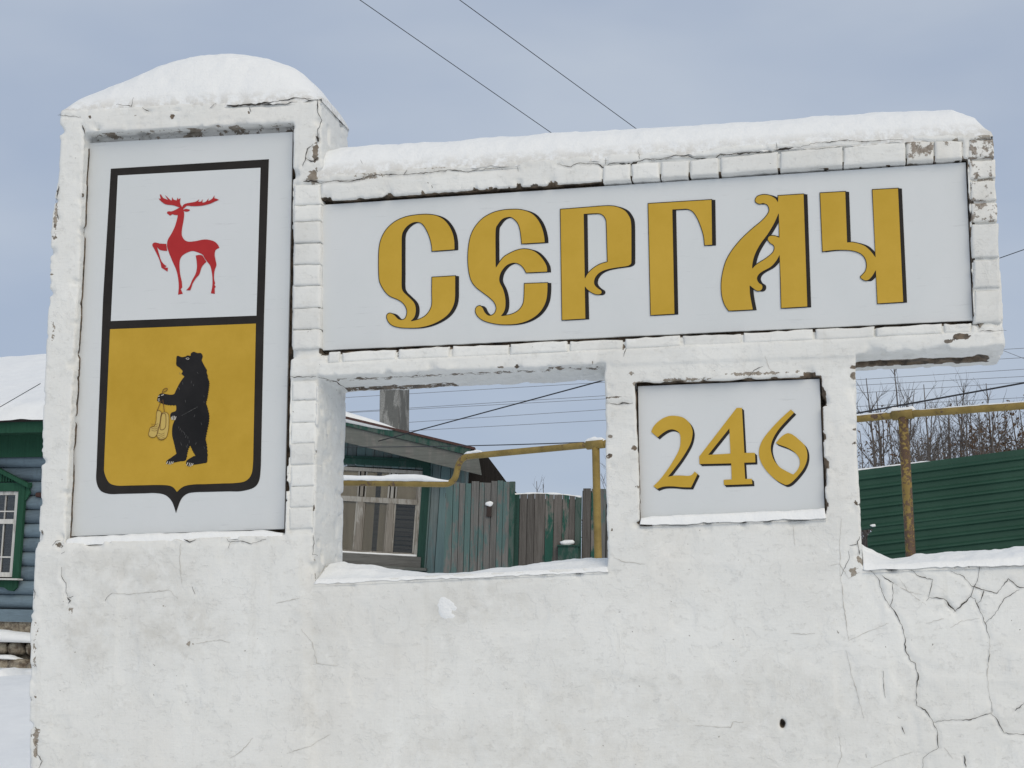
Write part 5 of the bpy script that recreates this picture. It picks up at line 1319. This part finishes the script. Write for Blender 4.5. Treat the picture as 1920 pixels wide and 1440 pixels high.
strip_snow('snow_ledge', 'snow patch on the rubble stones under the log house', LP.pt(lsz(-60, 1230)[0], -.30, lsz(20, 1236, -.3)[1]), LP.pt(lsz(62, 1230)[0], -.30, lsz(20, 1236, -.3)[1]), .20, .07, 9, 20)
# snowbank piled in front of the log house
U, W = np.meshgrid(np.linspace(0, 1, 90), np.linspace(0, 1, 50), indexing='ij')
X = q.x - 5.2 + 7.6 * U; Y = q.y - 4.6 + 4.5 * W
zt_ = lsz(20, 1276, -.8)[1]
Hh = (zt_ + .02 - ground_z(X, Y)) * np.power(np.sin(np.pi * np.clip(W * .8 + .1, 0, 1)), .55) * np.clip(np.minimum(U, 1 - U) * 6, 0, 1) ** .6
Hh = Hh * (0.95 + .30 * vn2(X, Y, 1.1, 95)) + .16 * vn2(X, Y, .55, 96) + .07 * vn2(X, Y, .22, 97) + .025 * vn2(X, Y, .1, 98)
rim = (U == 0) | (U == 1) | (W == 0) | (W == 1)
Z = ground_z(X, Y) + np.where(rim, -.15, np.maximum(Hh, -.1))
ii = np.arange(89)[:, None] * 50 + np.arange(49)[None, :]
me_ = np_mesh('snowbank', np.stack([X, Y, Z], -1).reshape(-1, 3), np.stack([ii, ii + 50, ii + 51, ii + 1], -1).reshape(-1, 4))
o = put('snowbank', me_, M_SNOW); tag(o, 'lumpy snowbank piled in front of the log house', 'snow', None, 'stuff')

# ------------------------------------------------------------------ yellow gas pipe on posts
def bend(P, r=0.12, n=6):
    out = [Vector(P[0])]
    for a, b, c in zip(P[:-2], P[1:-1], P[2:]):
        a, b, c = Vector(a), Vector(b), Vector(c)
        d1 = (a - b).normalized(); d2 = (c - b).normalized(); k = min(r, (a - b).length * .45, (c - b).length * .45)
        p0, p2 = b + d1 * k, b + d2 * k
        for i in range(n + 1):
            t = i / n; out.append(p0 * (1 - t) ** 2 + b * 2 * t * (1 - t) + p2 * t * t)
    out.append(Vector(P[-1])); return out
YP = 7.6
pa = at(430, 902, YP + 1.1); pb = at(852, 908, YP + .55); pc = at(862, 857, YP + .55); pd = at(1117, 833, YP); pe = at(1693, 777, YP - .9); pf = at(2900, 689, YP - 2.6)
pipe = thing('gas_pipe', 'yellow overhead gas pipe on rusty posts running behind the sign wall', 'gas pipe', (pd.x, pd.y, gz(pd.x, pd.y)))
PR = 0.030
mb = MB(); mb.tube(bend([pa, pb, pc, pd, pe, pf], .11), PR, 14); mb.build('pipe_run', M_PIPE, pipe, True)
for P, r_, m_ in ((pd, .034, M_PIPE), (pe, .040, M_RUSTPIPE)):
    bot = Vector((P.x + .02, P.y, gz(P.x, P.y) - .3))
    mb = MB(); mb.tube([bot, Vector((P.x, P.y, P.z - PR + .004))], r_, 14); mb.build('post', m_, pipe, True)
    mb = MB(); dx = (pe - pd).normalized() * .085
    mb.tube([P - dx, P + dx], PR + .012, 14); mb.build('pipe_clamp', M_PIPE, pipe, True)
for P in (pa + (pb - pa) * .25, pe + (pf - pe) * .62):
    mb = MB(); mb.tube([Vector((P.x, P.y, gz(P.x, P.y) - .3)), Vector((P.x, P.y, P.z - PR))], .036, 12); mb.build('post', M_RUSTPIPE, pipe, True)
def pipe_snow(label, A, B, h, w=1.7, seed=0, n=40):
    return strip_snow('pipe_snow', label, Vector(A) + Vector((0, 0, PR * .72)), Vector(B) + Vector((0, 0, PR * .72)), PR * w, h, seed, n)
pipe_snow('thick snow on the low run of the yellow gas pipe', pa, pb + (pa - pb).normalized() * .05, .060, 1.9, 1, 60)
pipe_snow('cap of snow on the upper elbow of the yellow gas pipe', pc + (pd - pc).normalized() * .06, pc + (pd - pc).normalized() * .26, .025, 1.4, 2, 12)
pipe_snow('cap of snow over the clean yellow pipe post', pd - (pe - pd).normalized() * .10, pd + (pe - pd).normalized() * .09, .038, 1.9, 3, 12)
pipe_snow('cap of snow over the rusty pipe post', pe - (pe - pd).normalized() * .12, pe + (pe - pd).normalized() * .10, .036, 1.9, 4, 12)
pipe_snow('thin snow along the pipe beyond the rusty post', pe + (pf - pe).normalized() * .14, pf, .014, 1.2, 5, 160)
pipe_snow('thin snow along the pipe before the rusty post', pe + (pd - pe).normalized() * .14, pe + (pd - pe).normalized() * .8, .012, 1.2, 6, 20)

# ------------------------------------------------------------------ green profiled-sheet fence
q = at(1700, 950, 10.0)
GPl = Plane((q.x, q.y), -6)
A0, A1 = GPl.at(1612, 884), GPl.at(1920, 844)
e1 = (A1 - A0).normalized(); e2 = GPl.n.cross(e1).normalized()
if e2.z > 0: e2 = -e2
gf = thing('sheet_metal_fence', 'dark green fence of profiled metal sheets with lengthwise ribs below the bare trees', 'fence', (q.x, q.y, gz(q.x, q.y)))
def sheet_panel(o, L, rows, back, notch=0.0):
    prof = [(0, 0), (.050, 0), (.068, -.026), (.084, -.026), (.097, 0)]
    per = .0985; V_, F_ = [], []
    pr = [(k * per + a, b) for k in range(rows) for a, b in prof] + [(rows * per, 0)]
    nl_ = 24
    for i in range(nl_ + 1):
        for j, (a, b) in enumerate(pr):
            t = i / nl_
            xoff = notch * (1 - min(1, (a / .12))) ** 2 if i == 0 else 0
            wob = .006 * float(vn2(t * 9, a * 3, 1, 101))
            V_.append(o + e1 * (L * t + xoff) + e2 * a + GPl.n * (b + back + wob))
    m_ = len(pr)
    for i in range(nl_):
        for j in range(m_ - 1):
            a = i * m_ + j; F_.append((a, a + m_, a + m_ + 1, a + 1))
    off = len(V_)
    V_ += [v + GPl.n * .0015 for v in V_]; F_ += [tuple(k + off for k in f)[::-1] for f in F_]
    return obj('metal_sheet', V_, F_, M_SHEET, gf)
o0 = A0 - e1 * .25
sheet_panel(o0, 2.35, 6, 0); sheet_panel(A0 - e1 * .02 + e2 * (.0985 * 6 - .02), 2.12, 24, -.012, .14)
for k_ in range(3):
    sheet_panel(o0 + e1 * (2.33 + 2.28 * k_), 2.3, 6, -.004 * (k_ + 1)); sheet_panel(o0 + e1 * (2.33 + 2.28 * k_) + e2 * (.0985 * 6 - .02), 2.3, 27, -.012 - .004 * (k_ + 1))
mb = MB()
for (t, z_) in ((.02, .0), ):
    mb.prism([o0 + e2 * -.012, o0 + e1 * 9.15 + e2 * -.012, o0 + e1 * 9.15 + e2 * .008, o0 + e2 * .008], GPl.n * .05)
mb.build('capping', M_SHEET, gf)
for t in (.75, 2.5, 4.6, 6.9, 9.0):
    p_ = o0 + e1 * t + GPl.n * .06
    mb = MB(); mb.tube([Vector((p_.x, p_.y, gz(p_.x, p_.y) - .3)), p_ + e2 * .02], .03, 8); mb.build('fence_post', M_DARKROOF, gf, True)
strip_snow('fence_snow', 'thin snow on the top edge of the green sheet fence', o0 + Vector((0, .02, .012)), o0 + e1 * .95 + Vector((0, .02, .008)), .04, .018, 7, 30)
lump('snow_lump', 'small lump of snow on a rib of the green sheet fence', GPl.at(1638, 986) - GPl.n * .03, .022, 12, (1.3, .5, .6))

# ------------------------------------------------------------------ bare trees
def bare_tree(label, px, top_py, Y, seed, spread=1.0, leaves=0, levels=3, name='bare_tree', thin=1.0):
    R = random.Random(seed)
    top = at(px, top_py, Y); bx, by_ = top.x + R.uniform(-.25, .25), Y
    z0_ = gz(bx, by_) - .1; H_ = top.z - z0_
    root = thing(name, label, 'tree', (bx, by_, z0_ + .1), 'bare young trees behind the green fence' if Y < 40 else None)
    tr, cr, lf = MB(), MB(), MB()
    def path(p, d, L, n, wob, upb):
        pts = [Vector(p)]; d = Vector(d).normalized()
        for i in range(n):
            d = (d + Vector((R.gauss(0, wob), R.gauss(0, wob), R.gauss(0, wob * .5) + upb))).normalized()
            pts.append(pts[-1] + d * (L / n))
        return pts
    def branch(p, d, L, r, lev):
        n = 5 if lev < 2 else 3
        pts = path(p, d, L, n, .13, .05)
        cr.tube(pts, [r * (1 - .75 * i / n) for i in range(n + 1)], 4 if lev < 2 else 3, False)
        if leaves and lev >= 1:
            for k in range(leaves):
                if R.random() < .5:
                    c = pts[R.randint(1, n)] + Vector((R.gauss(0, .04), R.gauss(0, .04), R.gauss(0, .05))); a = Vector((R.gauss(0, 1), R.gauss(0, 1), R.gauss(0, 1))).normalized() * R.uniform(.02, .04); b = a.orthogonal().normalized() * R.uniform(.012, .024)
                    lf.add([c - a, c + b, c + a, c - b], [(0, 1, 2, 3)])
        if lev < levels:
            for k in range(R.randint(4, 6) if lev == 0 else R.randint(3, 5)):
                t = R.uniform(.2, .97); i = min(n - 1, int(t * n)); q_ = pts[i].lerp(pts[i + 1], t * n - i)
                dd = (pts[i + 1] - pts[i]).normalized(); ax = dd.orthogonal().normalized(); ax.rotate(Matrix.Rotation(R.uniform(0, 6.283), 3, dd))
                nd = (dd * math.cos(.6) + ax * math.sin(R.uniform(.4, .8)) * spread)
                branch(q_, nd, L * R.uniform(.35, .62), r * .50, lev + 1)
    tp = path((bx, by_, z0_), ((top.x - bx) / H_, 0, 1), H_, 14, .035, .02)
    sh = Vector((top.x - tp[-1].x, 0, top.z - tp[-1].z))
    tp = [p_ + sh * (i / 14) for i, p_ in enumerate(tp)]
    r0 = (.014 + .008 * H_) * thin
    rad = [r0 * (1 - .93 * (i / 14)) + .0028 for i in range(15)]
    tr.tube(tp, rad, 6); tr.build('trunk', M_BARK, root, True)
    for k in range(int(9 + 2.2 * H_)):
        t = R.uniform(.18, .98); i = min(13, int(t * 14)); q_ = tp[i].lerp(tp[i + 1], t * 14 - i)
        a = R.uniform(0, 6.283); e = R.uniform(.45, .85)
        d = Vector((math.cos(a) * math.sin(e) * spread, math.sin(a) * math.sin(e) * spread, math.cos(e)))
        branch(q_, d, H_ * (.30 * (1 - t) + .075) * R.uniform(.7, 1.2), max(.0042, rad[i] * .5), 0 if t < .75 else 1)
    cr.build('crown', M_BARK, root)
    if lf.v: lf.build('dry_leaves', M_LEAF, root)
    return root
KIND = ['slim bare sapling with upright twigs behind the green sheet fence', 'bushy bare tree keeping some dry brown leaves behind the green sheet fence']
i = 0
for (zx, zy, Y, sp, lv) in [(60, 380, 20, .9, 0), (145, 215, 18, .8, 0), (200, 350, 22, 1, 0), (250, 470, 19, 1.1, 3), (305, 185, 18.5, .8, 0), (345, 400, 23, 1, 0), (400, 360, 20, .9, 0), (440, 300, 24, 1, 0), (495, 270, 19, .85, 0), (545, 400, 22, 1.1, 0),
                            (600, 420, 20, 1.1, 1), (655, 350, 24, 1, 0), (700, 330, 19, 1, 0), (740, 262, 21, .95, 0), (800, 330, 23, 1.1, 0), (830, 400, 19, 1.1, 1), (880, 255, 20, .9, 0), (930, 380, 18.5, 1.1, 5), (980, 420, 20, 1.2, 6), (1030, 350, 22, 1, 1), (1090, 380, 19, 1.1, 4), (1150, 300, 21, 1, 0), (1230, 340, 20, 1, 2), (1330, 280, 19, 1, 0), (1440, 330, 21, 1, 1), (1560, 260, 20, .9, 0), (1700, 320, 22, 1, 0), (1850, 290, 20, 1, 1), (-20, 420, 21, 1, 0)]:
    bare_tree(KIND[1 if lv else 0], 1580 + zx / 3.27, 640 + zy / 3.27, Y, 100 + i, sp, lv, 2); i += 1
for k in range(18):
    px = 1610 + k * 18.5 + random.uniform(-5, 5)
    bare_tree('low tangled bare shrub just behind the green sheet fence', px, random.uniform(775, 835) - (px - 1610) * .06, random.uniform(13.5, 16.5), 500 + k, 1.25, 2 if k % 4 == 2 or k > 13 else 0, 2, 'bare_shrub', .7)
for (px, py, Y) in [(1002, 900, 26), (1018, 908, 27), (1134, 862, 24)]:
    t_ = bare_tree('thin bare twigs showing above the plank gate' if px < 1100 else 'bare twigs beside the yellow pipe post above the plank fence', px, py, Y, 300 + px, 1, 0, 2)
    if px < 1100: t_['group'] = 'bare twigs above the gate'
    else: del t_['group']

# ------------------------------------------------------------------ wires
def wire(label, A, B, r, sag=0.0, m=None, group=None, n=24):
    A, B = Vector(A), Vector(B)
    mb = MB(); mb.tube([A.lerp(B, i / n) - Vector((0, 0, sag * 4 * (i / n) * (1 - i / n))) for i in range(n + 1)], r, 5)
    o = mb.build('overhead_wire', m or M_WIRE, None, True); tag(o, label, 'wire', group); return o
def ext(a, b, k): return (a[0] + (b[0] - a[0]) * k, a[1] + (b[1] - a[1]) * k)
wire('thin dark wire slanting down to the middle of the snow-topped beam', at(*ext((675, 0), (1025, 243), -.6), 9), at(*ext((675, 0), (1025, 243), 1.7), 17), .0050)
wire('thin dark wire slanting down to the beam above the letter Р', at(*ext((862, 0), (1180, 232), -.6), 9), at(*ext((862, 0), (1180, 232), 1.7), 17), .0050)
for a, b in [((655, 745), (1131, 717)), ((690, 770), (1133, 742)), ((760, 768), (1133, 748)), ((765, 792), (1133, 768)), ((800, 806), (1133, 788)), ((655, 727), (1133, 699))]:
    wire('thin grey power line strung across the sky seen through the openings', at(*ext(a, b, -2), 60), at(*ext(a, b, 4.5), 60), .011, 0, M_WIREGREY, 'far power lines')
wire('black cable rising from the plank house roof across the window opening', HP.pt(HP.sz(708, 827, -.6)[0], -.5, HP.sz(708, 827, -.5)[1]), at(*ext((786, 807), (1133, 713), 1.6), 9.5), .0085)
wire('black cable above the yellow pipe behind the green fence', at(*ext((1606, 775), (1920, 718), -1.1), 9.0), at(*ext((1606, 775), (1920, 718), 5), 7.6), .0085)
wire('thin black cable stretched level from the plank house to the pipe post', HP.pt(HP.sz(600, 838, -.5)[0], -.52, HP.sz(600, 838, -.5)[1]), at(1135, 828, YP + .06), .0055, .02)
wire('short grey wire slanting off the end of the name beam', at(1360, 664, 14), at(3300, -15, 10), .0052)
wire('thin grey wire falling below the end of the name beam', at(1500, 509, 30), at(2700, 976, 30), .006, 0, M_WIREGREY)
wire('thin dark wire crossing the snowy roof of the log house', at(-160, 856, 13.8), at(76, 719, 14.6), .0058)
